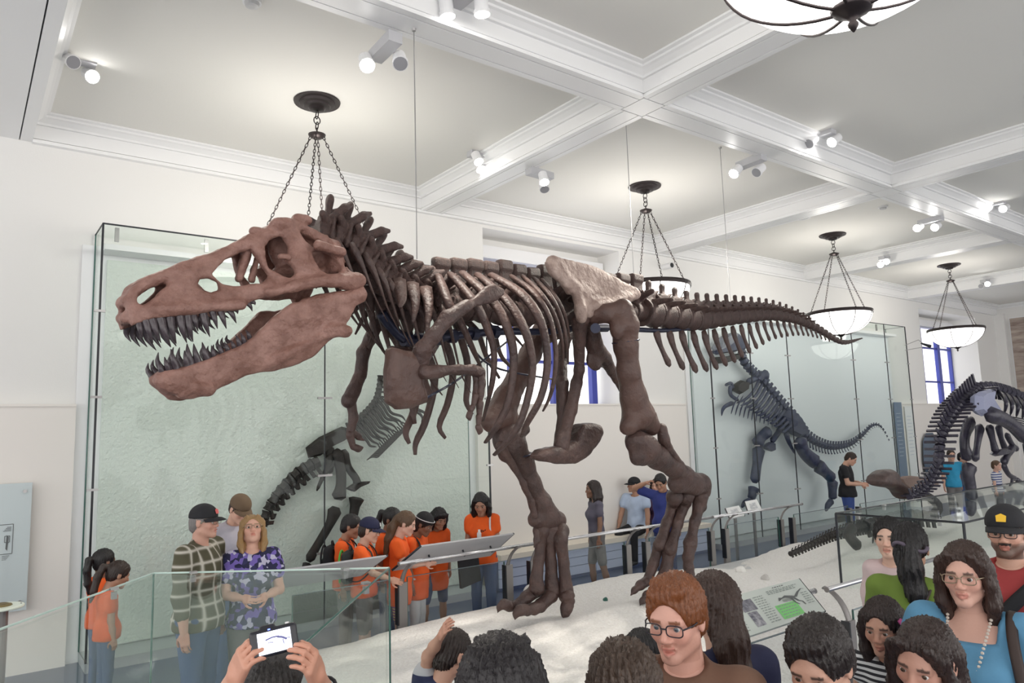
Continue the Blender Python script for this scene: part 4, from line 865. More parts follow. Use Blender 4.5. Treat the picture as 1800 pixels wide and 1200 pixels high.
for a, b, o1 in (((515,702),(490,1000), .45), ((560,700),(572,1020), .40), ((615,702),(648,1035), .31)):
    mx, my = (a[0]+b[0])/2, (a[1]+b[1])/2
    bone('foot_bone', [[(c4, a[0], a[1]-2, .42+(o1-.42)*.5, .085), (c4, a[0], a[1]+40, o1, .06), (c4, mx, my, o1, .052), (c4, b[0]-2, b[1]-40, o1, .058), (c4, b[0], b[1], o1, .075)]], h=.016)
bone('dew_bone', [[(c4, 490, 705, .34, .025), (c4, 490, 750, .33, .026), (c4, 475, 788, .33, .006)]], h=.01)
toe([(482,1012,.07),(432,1052,.06),(392,1085,.05),(352,1098,.048)], .50, [(345,1096,.05),(318,1085,.042),(295,1100,.026),(284,1132,.004)])
toe([(565,1035,.075),(510,1092,.062),(470,1110,.055),(436,1118,.05)], .40, [(428,1116,.052),(400,1118,.044),(382,1138,.026),(375,1170,.004)])
toe([(652,1045,.072),(655,1068,.062),(652,1090,.056)], .28, [(650,1088,.056),(645,1110,.05),(640,1138,.03),(634,1160,.004)])
# ---- steel armature and clamps
P3 = spline([BP(*c2(x, y)) for x, y in ((270, 390), (330, 470), (400, 528), (500, 530), (700, 505), (900, 488), (1150, 488))]+[BP(*c3(x, y)) for x, y in ((720, 465), (960, 478), (1100, 482))]+[BP(1215, 577), BP(1250, 574)], 60)
vv, ff = tube(P3-RZ, np.linspace(.042, .02, 60), 10); rp('armature_pipe', mesh('pipe', vv, ff, True), M_pipe)
for x in (400, 470, 560, 660, 760, 850): 
    c = P3[np.argmin(np.linalg.norm(P3-BP(*c2(x, 515)), axis=1))]; d = np.array([.03, 0, 0]); vv, ff = tube([c-d-RZ, c+d-RZ], .056, 10); rp('pipe_collar', mesh('collar', vv, ff), M_pipe)
for a, b, c in (((505, 840), (690, 730), (935, 540)), ((730, 560), (880, 680), (1180, 740))):
    vv, ff = tube(spline([BP(*c2(*a), -.4), BP(*c2(*b), -.1), BP(*c2(*c), .3)], 14)-RZ, .009, 6); rp('brace_rod', mesh('rod', vv, ff, True), M_pipe)
vv, ff = tube([BP(*c3(740, 470), -.45)-RZ, BP(*c3(740, 470), .45)-RZ], .045, 10); rp('hip_pipe', mesh('hip_pipe', vv, ff), M_pipe)
vv, ff = tube([BP(*c3(800, 470), -.3)-RZ, BP(*c3(715, 470), -.3)-RZ], .035, 10); rp('hip_pipe', mesh('hip_pipe', vv, ff), M_pipe)
for fn, x, y, o_, R_ in ((c3, 900, 540, -.52, .118), (c4, 395, 300, .42, .125)):
    c = BP(*fn(x, y), o_)-RZ; pts = [c+np.array([R_*math.cos(a), R_*math.sin(a), .02*math.cos(a)]) for a in np.linspace(0, 2*math.pi, 25)]
    vv, ff = tube(pts, .008, 6, cap=False); rp('clamp_ring', mesh('clamp', vv, ff, True), M_pipe)
# ---- suspension wires from the beams
for px, py, lb in ((733, 455, 'thin steel wire hanging to the neck of the big skeleton'), (1115, 505, 'thin steel wire hanging to the hips of the big skeleton'), (1284, 532, 'thin steel wire hanging to the tail of the big skeleton')):
    q = BP(px, py); w = TO+q[0]*TD; t = empty('suspension_wire', (w[0], w[1], q[2])); tag(t, lb, 'wire')
    zt_ = ZC if abs(w[1]-YB) > BW and all(abs(w[0]-x) > BW for x in XB) else ZB
    obj('wire', MB().tube([(0, 0, 0), (0, 0, zt_-q[2])], .0045, 5).me('wire'), M_steel, t); obj('ceiling_anchor', MB().lathe([(.015, -.02), (.02, 0)], 8, (0, 0, zt_-q[2])).me('anchor'), M_steel, t)
# ================================================================== other skeletons
class Flat:
    """skeleton built in an upright plane: trace function -> local points of one thing"""
    def __init__(s, name, label, fn, plane, origin, m, sc=1.0, cat='skeleton'):
        s.root = tag(empty(name, origin), label, cat); s.o = np.array(origin, float); s.fn = fn; s.plane = plane; s.m = m; s.sc = sc
    def P(s, x, y, off=0.0): return onY(*s.fn(x, y), s.plane+off)-s.o
    def bone(s, name, pts, r, offs=0.0, n=12, flat=.8, m=None, sides=8):
        k = len(pts); of = np.broadcast_to(np.asarray(offs, float), (k,))
        n = max(n, 10); Q = spline([s.P(*p, o_) for p, o_ in zip(pts, of)], n); u_ = np.linspace(0, 1, n); rr = (np.interp(u_, np.linspace(0, 1, len(r)), r) if np.ndim(r) else np.full(n, r))*np.interp(u_, [0, .07, .93, 1], [.45, 1, 1, .45])
        vv, ff = tube(Q, rr, sides, flat, up=(0, 1, 0)); return obj(name, mesh(name, vv, ff, True), m or s.m, s.root)
    def plate(s, name, poly, t=.03, off=0.0, m=None):
        A = np.array([s.P(*p, off) for p in poly]); n = len(A); F = A+np.array([0, -t, 0]); Bk = A+np.array([0, t, 0]); c = A.mean(0)
        In = c+(A-c)*.8; v = list(F*0+A)+list(In+np.array([0, -t, 0]))+list(In+np.array([0, t, 0])); f = []
        for i in range(n):
            j = (i+1) % n; f += [(i, j, n+j, n+i), (j, i, 2*n+i, 2*n+j)]
        f += [tuple(range(n, 2*n)), tuple(range(2*n, 3*n))[::-1]]
        return obj(name, mesh(name, v, f), m or s.m, s.root)
    def verts(s, name, pts, n, r0, r1, spine=1.6, width=.8, chev=0.0, off=0.0, tr=0.0, flip=1):
        P = spline([s.P(*p, off) for p in pts], 160); d = np.r_[0, np.cumsum(np.linalg.norm(np.diff(P, axis=0), axis=1))]; u = np.linspace(0, d[-1], n)
        C = np.stack([np.interp(u, d, P[:, i]) for i in range(3)], 1); T = np.gradient(C, axis=0); T /= np.linalg.norm(T, axis=1)[:, None]; seg = d[-1]/max(n-1, 1)
        for i in range(n):
            r = r0+(r1-r0)*i/max(n-1, 1); t = T[i]; b = np.array([0, 1, 0]); q = np.cross(t, b)*flip; q /= np.linalg.norm(q); mb = MB()
            def hx(c, a, bb, cc): mb.hexa([tuple(c+sa*a*t+sb*bb*b+sc_*cc*q) for sa, sb, sc_ in ((-1,-1,-1),(1,-1,-1),(1,1,-1),(-1,1,-1),(-1,-1,1),(1,-1,1),(1,1,1),(-1,1,1))])
            e = min(seg*.44, r*1.1)
            mb.tube([C[i]-t*e, C[i]-t*e*.3, C[i]+t*e*.3, C[i]+t*e], [r, r*.78, r*.78, r], 8, up=(0, 1, 0))
            if spine: mb.hexa([tuple(C[i]+a*t*e*.55+sb*.12*r*b+q*cc*r+t*e*sh) for a, sb, cc, sh in ((-1,-1,.6,0),(1,-1,.6,0),(1,1,.6,0),(-1,1,.6,0),(-1,-1,spine+.7,.5),(1,-1,spine+.7,.5),(1,1,spine+.7,.5),(-1,1,spine+.7,.5))])
            if chev: mb.tube([C[i]-q*r*.7, C[i]-q*r*(1+chev*.5)+t*e*.4, C[i]-q*r*(1+chev)+t*e*1.1], [r*.22, r*.16, r*.24], 5)
            if tr: hx(C[i]+q*.2*r, e*.35, r*(1+tr), r*.16)
            obj(name, mb.me(name), s.m, s.root)
M_dk = mat('dark_fossil', (.03, .024, .022), .6, bump=.3, bscale=40, var=.4, vscale=12)
M_nv = mat('blue_black_fossil', (.022, .026, .058), .45, bump=.3, bscale=40, col2=(.055, .065, .12), vscale=10)
M_bk = mat('glossy_black_fossil', (.022, .02, .035), .3, bump=.3, bscale=30, col2=(.05, .045, .07), vscale=8)
# ---- skeleton in the left wall case
fa = lambda x, y: (420+x/3., 640+y/3.)
F = Flat('slab_skeleton', 'dark skeleton mounted on the pale green slab, tail down left', fa, 8.74, (3.6, 8.82, .12), M_dk)
F.verts('tail_vertebra', [(130, 835), (150, 770), (200, 690), (270, 610), (330, 560), (400, 520)], 11, .06, .085, 1.25, chev=0, flip=-1)
for i, (a, b) in enumerate((((140, 800), (148, 850)), ((165, 770), (180, 818)), ((195, 735), (207, 772)), ((225, 700), (232, 745)), ((248, 665), (258, 712)), ((275, 640), (286, 690)), ((305, 610), (312, 662)), ((340, 580), (345, 640)))):
    F.bone('chevron_bone', [a, ((a[0]+b[0])/2+3, (a[1]+b[1])/2), b], [.03, .02, .035], n=6)
F.plate('hip_blade', [(350, 440), (420, 385), (540, 328), (600, 343), (590, 380), (560, 400), (500, 430), (430, 482), (365, 495)], .05)
F.bone('thigh_bone', [(508, 450), (535, 540), (538, 640), (522, 715)], [.10, .07, .07, .11]); F.bone('shin_bone', [(512, 752), (480, 840), (410, 960), (365, 1040)], [.11, .06, .055, .07])
F.bone('shin_bone', [(622, 700), (612, 750), (603, 805)], [.12, .07, .06], offs=.02); F.bone('foot_bone', [(362, 1045), (352, 1080), (358, 1120)], [.06, .05, .04])
F.bone('pubis', [(550, 450), (575, 540), (615, 600), (625, 635)], [.07, .05, .05, .06]); F.plate('pubic_boot', [(560, 655), (600, 628), (640, 618), (694, 616), (688, 628), (640, 648), (610, 672), (590, 668)], .03)
F.bone('ischium', [(485, 470), (470, 540), (440, 600), (410, 668)], [.06, .045, .03, .02])
F.plate('ischium_plate', [(450, 490), (520, 440), (500, 540), (460, 580)], .03)
F.verts('back_vertebra', [(585, 322), (640, 282), (690, 232), (725, 180), (742, 110), (745, 70)], 14, .06, .045, 1.2, flip=-1)
for i in range(11):
    u = i/10.; x0, y0 = 605+135*u, 318-150*u; F.bone('rib', [(x0, y0), (x0+36, y0+42), (x0+72-8*u, y0+88), (x0+88+30*u, y0+112-6*(i % 3)), (x0+120+20*u, y0+118+14*u)], [.026, .024, .02, .016, .009], offs=[0, -.05, -.08, -.06, -.03], sides=6, n=14)
for i in range(15):
    u = i/14.; x0, y0 = 735+130*u, 490-130*u
    F.bone('belly_rib', [(x0, y0), (x0+14, y0-38), (x0-6, y0-72+14*u)], [.016, .014, .007], offs=-.03, n=8, sides=5); F.bone('belly_rib', [(x0, y0), (x0-34, y0-2), (x0-62+26*u, y0+16-8*u)], [.015, .013, .006], offs=-.03, n=8, sides=5)
for pts in ([(905, 232), (940, 240), (985, 258)], [(920, 240), (955, 262), (968, 285), (962, 310)], [(930, 236), (970, 250), (998, 274)]): F.bone('finger_bone', pts, [.025, .02, .008], n=8)
F.bone('thigh_bone', [(470, 430), (478, 520), (470, 575)], [.08, .06, .06], offs=.04)
# ---- skeleton in the right wall case
fb = lambda x, y: (1150+x/2.769, 480+y/2.769)
F = Flat('wall_skeleton', 'blue black skeleton standing upright in the right wall case', fb, 8.68, (14.0, 8.7, .12), M_nv)
F.plate('skull', [(288, 372), (298, 342), (335, 300), (395, 285), (432, 325), (428, 372), (395, 382), (350, 388), (300, 398)], .12); F.plate('lower_jaw', [(296, 408), (345, 405), (395, 395), (425, 385), (405, 420), (350, 436), (312, 440)], .09, m=M_dk)
F.verts('neck_vertebra', [(425, 350), (430, 415), (455, 455), (500, 500)], 9, .085, .09, .9)
F.verts('back_vertebra', [(510, 505), (560, 560), (620, 635), (680, 705), (730, 775)], 15, .085, .10, 1.1)
F.bone('shoulder_blade', [(452, 530), (500, 510), (552, 490)], [.07, .06, .12]); F.plate('coracoid', [(385, 545), (420, 520), (455, 530), (450, 565), (415, 590), (390, 575)], .08, m=M_dk)
for i in range(12):
    u = i/11.; x0, y0 = 512+175*u, 520+190*u
    F.bone('rib', [(x0, y0), (x0-28, y0+52-14*u), (x0-66+8*u, y0+92-30*u), (x0-112+46*u, y0+112-58*u)], [.045, .035, .03, .015], offs=[0, -.12, -.15, -.08], sides=6)
for i in range(12):
    x0, y0 = 388+19*i, 640+6*i; F.bone('belly_rib', [(x0+26, y0-50), (x0, y0), (x0-14+i, y0+46)], [.012, .018, .01], offs=-.12, n=7, sides=5)
F.bone('arm_bone', [(372, 545), (372, 590), (410, 620)], [.05, .04, .04]); F.bone('arm_bone', [(345, 545), (375, 535), (385, 560)], [.03, .03, .03]); F.bone('hand_bone', [(385, 630), (350, 645), (333, 665), (328, 695)], [.05, .04, .035, .01])
F.plate('hip_blade', [(600, 690), (650, 650), (700, 700), (745, 785), (700, 800), (640, 770)], .12)
F.verts('tail_vertebra', [(745, 795), (800, 828), (870, 845), (950, 832), (1010, 790), (1055, 745), (1090, 738), (1118, 765), (1142, 810)], 34, .085, .015, 1.2, chev=1.3)
F.bone('thigh_bone', [(560, 765), (520, 800), (500, 835)], [.13, .11, .15]); F.bone('shin_bone', [(510, 845), (500, 930), (488, 1020)], [.15, .10, .11]); F.bone('foot_bone', [(486, 1040), (480, 1070), (470, 1100)], [.13, .1, .08]); F.bone('foot_bone', [(470, 1105), (440, 1120), (425, 1140)], [.07, .06, .02])
F.bone('thigh_bone', [(705, 800), (730, 870), (790, 925)], [.16, .14, .17], offs=-.15); F.bone('shin_bone', [(795, 935), (835, 970), (868, 1000)], [.17, .12, .13], offs=-.15); F.bone('foot_bone', [(868, 1005), (868, 1060), (870, 1100)], [.14, .10, .10], offs=-.15); F.bone('foot_bone', [(865, 1105), (845, 1130), (835, 1158)], [.08, .07, .03], offs=-.15)
F.bone('pubis', [(625, 735), (600, 780), (570, 820)], [.08, .06, .07]); F.plate('pubic_boot', [(525, 845), (560, 820), (580, 825), (582, 862), (570, 868), (545, 858)], .07); F.bone('ischium', [(640, 770), (655, 820), (685, 880)], [.07, .05, .02])
# ---- black standing duck-billed skeleton on the right
fh = lambda x, y: (1500+x/4.617, 660+y/4.617)
F = Flat('duckbill_skeleton', 'glossy black standing skeleton with arched tail at the right edge', fh, 5.2, (13.6, 5.2, .42), M_bk)
F.verts('tail_vertebra', [(1000, 118), (900, 205), (820, 290), (760, 390), (722, 480), (705, 560), (702, 650), (690, 740), (650, 830), (600, 900), (540, 950), (470, 985)], 30, .115, .05, 1.9, tr=2.0, flip=-1)
F.verts('back_vertebra', [(1020, 105), (1090, 100), (1160, 105), (1250, 130), (1340, 170), (1430, 230)], 12, .12, .12, .9, flip=-1)
F.plate('hip_blade', [(985, 160), (1020, 130), (1112, 108), (1100, 190), (1130, 240), (1165, 290), (1100, 300), (1040, 330), (985, 285)], .10, off=-.25, m=mat('pale_blue_fossil', (.30, .32, .46), .4, bump=.4, bscale=30))
for k in range(7):
    x0 = 1165+k*48; y0 = 120+k*16
    for sg in (-1, 1): F.bone('rib', [(x0, y0), (x0+55, y0+50), (x0+75, y0+110), (x0+62, y0+185)], [.045, .05, .04, .02], offs=[0, sg*.3, sg*.42, sg*.32], sides=6)
for k in range(6): F.bone('tendon_rod', [(1150+k*20, 300+k*8), (1260+k*10, 330+k*12), (1420, 360+k*20)], .012, offs=-.2, n=6, sides=5)
F.bone('thigh_bone', [(1090, 310), (1200, 345), (1300, 410), (1420, 520)], [.15, .13, .12, .15], offs=-.35)
F.bone('thigh_bone', [(960, 350), (910, 470), (905, 580), (935, 680)], [.13, .10, .10, .14], offs=.35); F.bone('shin_bone', [(945, 720), (935, 800), (955, 920), (960, 1010)], [.16, .12, .11, .13], offs=.35)
F.bone('ischium', [(1030, 400), (1015, 500), (1000, 600), (985, 690)], [.10, .07, .06, .09], offs=.1); F.bone('pubis', [(1100, 400), (1130, 520), (1155, 620)], [.09, .06, .08]); F.bone('pubis', [(1175, 400), (1200, 510), (1235, 600)], [.08, .055, .07], offs=.2)
F.plate('pubic_plate', [(1120, 640), (1160, 600), (1230, 590), (1290, 610), (1230, 640), (1150, 655)], .06); F.bone('pubis', [(1240, 470), (1290, 560), (1330, 600)], [.06, .05, .06])
F.bone('arm_bone', [(1300, 570), (1255, 640), (1215, 710)], [.08, .06, .08]); F.bone('arm_bone', [(1215, 715), (1260, 800), (1320, 840)], [.06, .045, .05]); F.bone('hand_bone', [(1320, 840), (1370, 870), (1420, 890)], [.05, .04, .03]); F.bone('hand_bone', [(1290, 820), (1285, 870), (1265, 895)], [.035, .03, .012])
F.bone('foot_bone', [(960, 1020), (955, 1080), (940, 1120)], [.12, .1, .08], offs=.35); F.bone('shin_bone', [(1430, 530), (1440, 700), (1435, 900)], [.15, .11, .12], offs=-.35); F.bone('foot_bone', [(1435, 910), (1425, 1010), (1405, 1060)], [.12, .09, .08], offs=-.35)
F.verts('neck_vertebra', [(1445, 245), (1540, 330), (1600, 430), (1660, 500)], 8, .10, .08, .7, flip=-1)
F.plate('skull', [(1650, 470), (1700, 450), (1770, 500), (1860, 560), (1880, 600), (1820, 610), (1740, 580), (1660, 540)], .12)
# ---- crouching skeleton with the broad bill
F = Flat('crouching_skeleton', 'dark crouching skeleton with a broad bill, low behind the glass box', lambda x, y: (x, y), 5.45, (10.4, 5.45, .42), M_dk)
F.verts('tail_vertebra', [(1392, 972), (1408, 965), (1440, 950), (1475, 936), (1520, 925)], 26, .035, .07, .9, chev=.6, flip=-1)
F.verts('back_vertebra', [(1525, 923), (1560, 912), (1600, 905), (1640, 908)], 11, .09, .09, 1.2, flip=-1)
for k in range(7):
    for sg in (-1, 1): F.bone('rib', [(1530+k*14, 920-k), (1536+k*14, 935), (1534+k*14, 955)], [.035, .03, .012], offs=[0, sg*.25, sg*.3], n=8, sides=6)
F.bone('thigh_bone', [(1500, 925), (1492, 940), (1510, 962)], [.08, .07, .08], offs=-.3); F.bone('neck_bone', [(1640, 906), (1650, 890), (1630, 872), (1605, 872)], [.08, .08, .07, .09])
M_bill = mat('brown_bill', (.10, .062, .055), .5, bump=.3, bscale=30, col2=(.05, .035, .035), vscale=6)
P = np.array([onY(*fh(*q), 5.45) for q in ((163, 850), (178, 800), (218, 765), (282, 757), (306, 790), (322, 838), (372, 880), (440, 930), (500, 960), (470, 988), (392, 1003), (362, 952), (300, 912), (222, 902), (175, 892))]); q0 = P.mean(0); Pl = P-q0
V = Vol(Pl.min(0)-.2, Pl.max(0)+.2, .02); V.plate(Pl[:, [0, 2]], [], .10, lambda A, B: 0*A, rd=.07, k=.05, pillow=.5)
obj('skull', V.me('bill_skull'), M_bill, F.root, tuple(q0-F.o))
F2 = mat('tan_scapula', (.23, .155, .13), .6, bump=.3, bscale=25)
F.plate('shoulder_blade', [fh(*p) for p in ((350, 830), (400, 816), (460, 811), (570, 824), (640, 850), (700, 880), (620, 910), (540, 915), (440, 930), (380, 885))], .04, off=.2, m=F2)
# ================================================================== people
def rotm(yaw, pitch=0.0, roll=0.0):      # head frame: +Y forward, +Z up; pitch > 0 looks down, roll tips to its right
    cy, sy, cp, sp, cr, sr = math.cos(yaw), math.sin(yaw), math.cos(pitch), math.sin(pitch), math.cos(roll), math.sin(roll)
    Rz = np.array([[cy, -sy, 0], [sy, cy, 0], [0, 0, 1]]); Rx = np.array([[1, 0, 0], [0, cp, sp], [0, -sp, cp]]); Ry = np.array([[cr, 0, sr], [0, 1, 0], [-sr, 0, cr]])
    return Rz@Rx@Ry
def unit(v): v = np.asarray(v, float); return v/np.linalg.norm(v)
M_skin = mat('skin', (.6, .4, .3), .5, vcol=True, bump=.08, bscale=90)
def cloth(name, col, pat=None, col2=None, sc=20.0, rough=.85):
    if name in MATS: return MATS[name]
    m = mat(name, col, rough, bump=.25, bscale=14, var=.12, vscale=6); nt = m.node_tree; N = nt.nodes; b = N['Principled BSDF']; tc = N['Texture Coordinate']
    if pat is None: return m
    base = b.inputs['Base Color'].links[0].from_socket; mx = N.new('ShaderNodeMix'); mx.data_type = 'RGBA'; nt.links.new(base, mx.inputs[6]); mx.inputs[7].default_value = tuple(col2 or col)+(1,)
    if pat == 'stripe':
        w = N.new('ShaderNodeTexWave'); w.bands_direction = 'Z'; w.inputs['Scale'].default_value = sc; nt.links.new(tc.outputs['Object'], w.inputs['Vector'])
        r = N.new('ShaderNodeMath'); r.operation = 'GREATER_THAN'; r.inputs[1].default_value = .5; nt.links.new(w.outputs['Fac'], r.inputs[0]); fac = r.outputs[0]
    elif pat == 'plaid':
        ws = []
        for d in ('Z', 'X'):
            w = N.new('ShaderNodeTexWave'); w.bands_direction = d; w.inputs['Scale'].default_value = sc; nt.links.new(tc.outputs['Object'], w.inputs['Vector'])
            r = N.new('ShaderNodeMath'); r.operation = 'POWER'; r.inputs[1].default_value = 11; nt.links.new(w.outputs['Fac'], r.inputs[0]); ws.append(r.outputs[0])
        a = N.new('ShaderNodeMath'); a.operation = 'ADD'; a.use_clamp = True; nt.links.new(ws[0], a.inputs[0]); nt.links.new(ws[1], a.inputs[1]); fac = a.outputs[0]
    else:   # floral blotches
        v = N.new('ShaderNodeTexVoronoi'); v.inputs['Scale'].default_value = sc; nt.links.new(tc.outputs['Object'], v.inputs['Vector'])
        c = N.new('ShaderNodeValToRGB'); c.color_ramp.interpolation = 'CONSTANT'
        for i, (p, q) in enumerate(((0, (.02, .02, .06)), (.35, (.17, .12, .42)), (.6, (.5, .48, .62)), (.82, (.03, .03, .1)))):
            e = c.color_ramp.elements[i] if i < 2 else c.color_ramp.elements.new(p); e.position = p; e.color = q+(1,)
        sx = N.new('ShaderNodeSeparateColor'); nt.links.new(v.outputs['Color'], sx.inputs[0]); nt.links.new(sx.outputs[0], c.inputs[0]); nt.links.new(c.outputs[0], b.inputs['Base Color']); return m
    nt.links.new(fac, mx.inputs[0]); nt.links.new(mx.outputs[2], b.inputs['Base Color']); return m
def hairmat(col):
    nm = 'hair_%.3f_%.3f_%.3f' % col
    if nm in MATS: return MATS[nm]
    m = mat(nm, col, .42, var=.45, vscale=24); nt = m.node_tree; tc = nt.nodes['Texture Coordinate']; b = nt.nodes['Principled BSDF']
    mp = nt.nodes.new('ShaderNodeMapping'); mp.inputs['Scale'].default_value = (170, 170, 14); no = nt.nodes.new('ShaderNodeTexNoise'); no.inputs['Scale'].default_value = 1; no.inputs['Detail'].default_value = 3
    bp = nt.nodes.new('ShaderNodeBump'); bp.inputs['Strength'].default_value = .6; bp.inputs['Distance'].default_value = .01
    nt.links.new(tc.outputs['Object'], mp.inputs[0]); nt.links.new(mp.outputs[0], no.inputs['Vector']); nt.links.new(no.outputs[0], bp.inputs['Height']); nt.links.new(bp.outputs[0], b.inputs['Normal'])
    for nd in nt.nodes:
        if nd.type == 'TEX_NOISE' and nd is not no: nt.links.new(mp.outputs[0], nd.inputs['Vector'])
    return m
M_eye = mat('eye', (.8, .8, .8), .12, vcol=True)
HEADC = {}
def head_vf(lod, fem, kid, nose, open_mouth):
    key = (lod, fem, kid, nose, open_mouth)
    if key in HEADC: return HEADC[key]
    h = (.0048, .009, .013)[lod]; V = Vol((-.1, -.12, -.235), (.1, .135, .13), h); k = .012
    V.ell((0, -.012, .03), (.074, .094, .086), .02); V.ell((0, .018, -.03), (.059, .068, .08), .03)
    jw = .040 if fem or kid else .047
    for sg in (-1, 1):
        V.cone((sg*jw, .0, -.062), (sg*.012, .062, -.093), .022, .019, .02); V.ell((sg*.036, .058, -.024), (.024, .022, .024), .02)
    V.ell((0, .068, -.096), (.021, .017, .017), .018); V.cone((-.036, .074, .02), (.036, .074, .02), .013 if not fem else .01, .013 if not fem else .01, .02)
    for sg in (-1, 1): V.ell((sg*.031, .094, .0), (.019, .017, .0115), .010, sub=True)
    for sg in (-1, 1): V.cone((sg*.018, .0805, .0085), (sg*.044, .0725, .008), .0062, .0058, .006); V.cone((sg*.018, .079, -.011), (sg*.044, .071, -.010), .005, .005, .006)
    nz = .108 if nose else .102
    V.cone((0, .082, .008), (0, nz-.003, -.028), .0075, .0115, .012)
    for sg in (-1, 1): V.ell((sg*.0115, .093, -.034), (.0085, .011, .0075), .008)
    V.chain([(-.022, .078, -.061), (-.008, .0905, -.057), (.008, .0905, -.057), (.022, .078, -.061)], [.004, .0062, .0062, .004], .006)
    V.chain([(-.02, .077, -.066), (0, .0885, -.071 if not open_mouth else -.077), (.02, .077, -.066)], [.004, .0078, .004], .006)
    V.box((0, .092, -.0635 if not open_mouth else -.066), (.02, .012, .0012 if not open_mouth else .0045), .001, .002, sub=True)
    for sg in (-1, 1):
        V.ell((sg*.077, -.010, -.006), (.009, .019, .031), .008)
        if lod == 0: V.ell((sg*.086, -.006, -.006), (.006, .010, .019), .005, sub=True)
    V.cone((0, -.025, -.05), (0, -.04, -.24), .05 if fem or kid else .057, .052 if fem or kid else .06, .025)
    HEADC[key] = V.nets(); return HEADC[key]
def headcol(V, skin, hair, lip, beard, fem):
    c = np.tile(np.array(skin, float), (len(V), 1)); x, y, z = V.T
    def mixc(mask, col): a = np.clip(mask, 0, 1)[:, None]; c[:] = c*(1-a)+np.array(col)*a
    g = lambda cx, cy, cz, r: np.exp(-(((abs(x)-cx)**2+(y-cy)**2+(z-cz)**2)/r**2))
    mixc(.35*g(.038, .07, -.025, .03)+.3*g(0, .105, -.03, .02), np.array(skin)*np.array((1.05, .68, .62)))
    mixc(.45*g(.031, .08, .0, .02), np.array(skin)*.55)
    if beard: mixc(beard*((z < -.045) & (y > -.02) & (abs(x) < .075) & (z > -.125)).astype(float)*np.clip((-.03-z)/.03, 0, 1)+beard*((abs(x) < .026) & (z > -.056) & (z < -.042) & (y > .07)), np.array(hair)*.8)
    mixc(((abs(x) < .021) & (z < -.0525) & (z > -.0765) & (y > .0805)).astype(float)*.7, lip)
    br = ((abs(x) > .012) & (abs(x) < .047) & (z > .0145) & (z < .0265-.08*np.abs(abs(x)-.03)) & (y > .055)).astype(float); mixc(br*.85, np.array(hair)*.7)
    return c
EYEC = {}
def eye_me(iris):
    if iris in EYEC: return EYEC[iris]
    v = []; f = []; n, mseg = 14, 10; col = []
    for i in range(mseg+1):
        a = math.pi*i/mseg*.999+.0005
        for j in range(n):
            b = 2*math.pi*j/n; v.append((math.sin(a)*math.cos(b), math.cos(a), math.sin(a)*math.sin(b)))
            col.append((.01, .01, .01, 1) if i < 1 else (tuple(iris)+(1,) if i < 3 else (.72, .70, .68, 1)))
    for i in range(mseg):
        for j in range(n): f.append((i*n+j, i*n+(j+1) % n, (i+1)*n+(j+1) % n, (i+1)*n+j))
    m = mesh('eye', v, f, True); a = m.color_attributes.new('Col', 'FLOAT_COLOR', 'POINT'); a.data.foreach_set('color', np.array(col, np.float32).ravel()); m.materials.append(M_eye); EYEC[iris] = m; return m
HANDC = {}
def hand_vf(curl, lod, spread=0.0, thumb=0.0):
    key = (round(curl, 2), lod, spread, thumb)
    if key in HANDC: return HANDC[key]
    h = (.0042, .008, .012)[lod]; V = Vol((-.03, -.085, -.11), (.21, .09, .06), h); k = .006
    V.box((.048, 0, 0), (.046, .038, .0125), .011, k); V.cone((-.02, 0, 0), (.02, 0, 0), .024, .026, .012); V.cone((.02, .03, -.006), (.05, .036, -.006), .014, .013, .01)
    for i, (yy, L) in enumerate(((.029, .072), (.010, .080), (-.010, .074), (-.029, .058))):
        p = np.array([.088 if i in (1, 2) else .083, yy, 0.0]); a = curl*(.55 if i == 0 else .7)*.9; sp = spread*(1.5-i)*.12; r = .0088 if i < 3 else .0076
        for q, (fr, da) in enumerate(((.46, 0), (.31, curl*.95), (.23, curl*.7))):
            a += da; d = np.array([math.cos(a)*math.cos(sp), math.sin(sp), -math.sin(a)]); e = p+d*L*fr; V.cone(p, e, r, r*.93, .004); p = e; r *= .93
    p = np.array([.022, .034, -.006]); dirs = [unit((.55, .75, -.35-.3*thumb)), unit((.85, .35-.4*thumb, -.35-.3*thumb)), unit((.95, .05-.4*thumb, -.3-.3*thumb))]; r = .0125
    for d, L in zip(dirs, (.036, .03, .025)): e = p+d*L; V.cone(p, e, r, r*.9, .006); p = e; r *= .9
    HANDC[key] = V.nets(); return HANDC[key]
def arr_mesh(name, parts, m, cols=None):
    vs = []; fs = []; b = 0
    for V, F in parts: vs.append(V); fs.append(F+b); b += len(V)
    me = mesh(name, np.concatenate(vs), np.concatenate(fs), True)
    if cols is not None:
        a = me.color_attributes.new('Col', 'FLOAT_COLOR', 'POINT'); c = np.ones((b, 4), np.float32); c[:, :3] = np.concatenate(cols); a.data.foreach_set('color', c.ravel())
    me.materials.append(m); return me
PEOPLE = 0
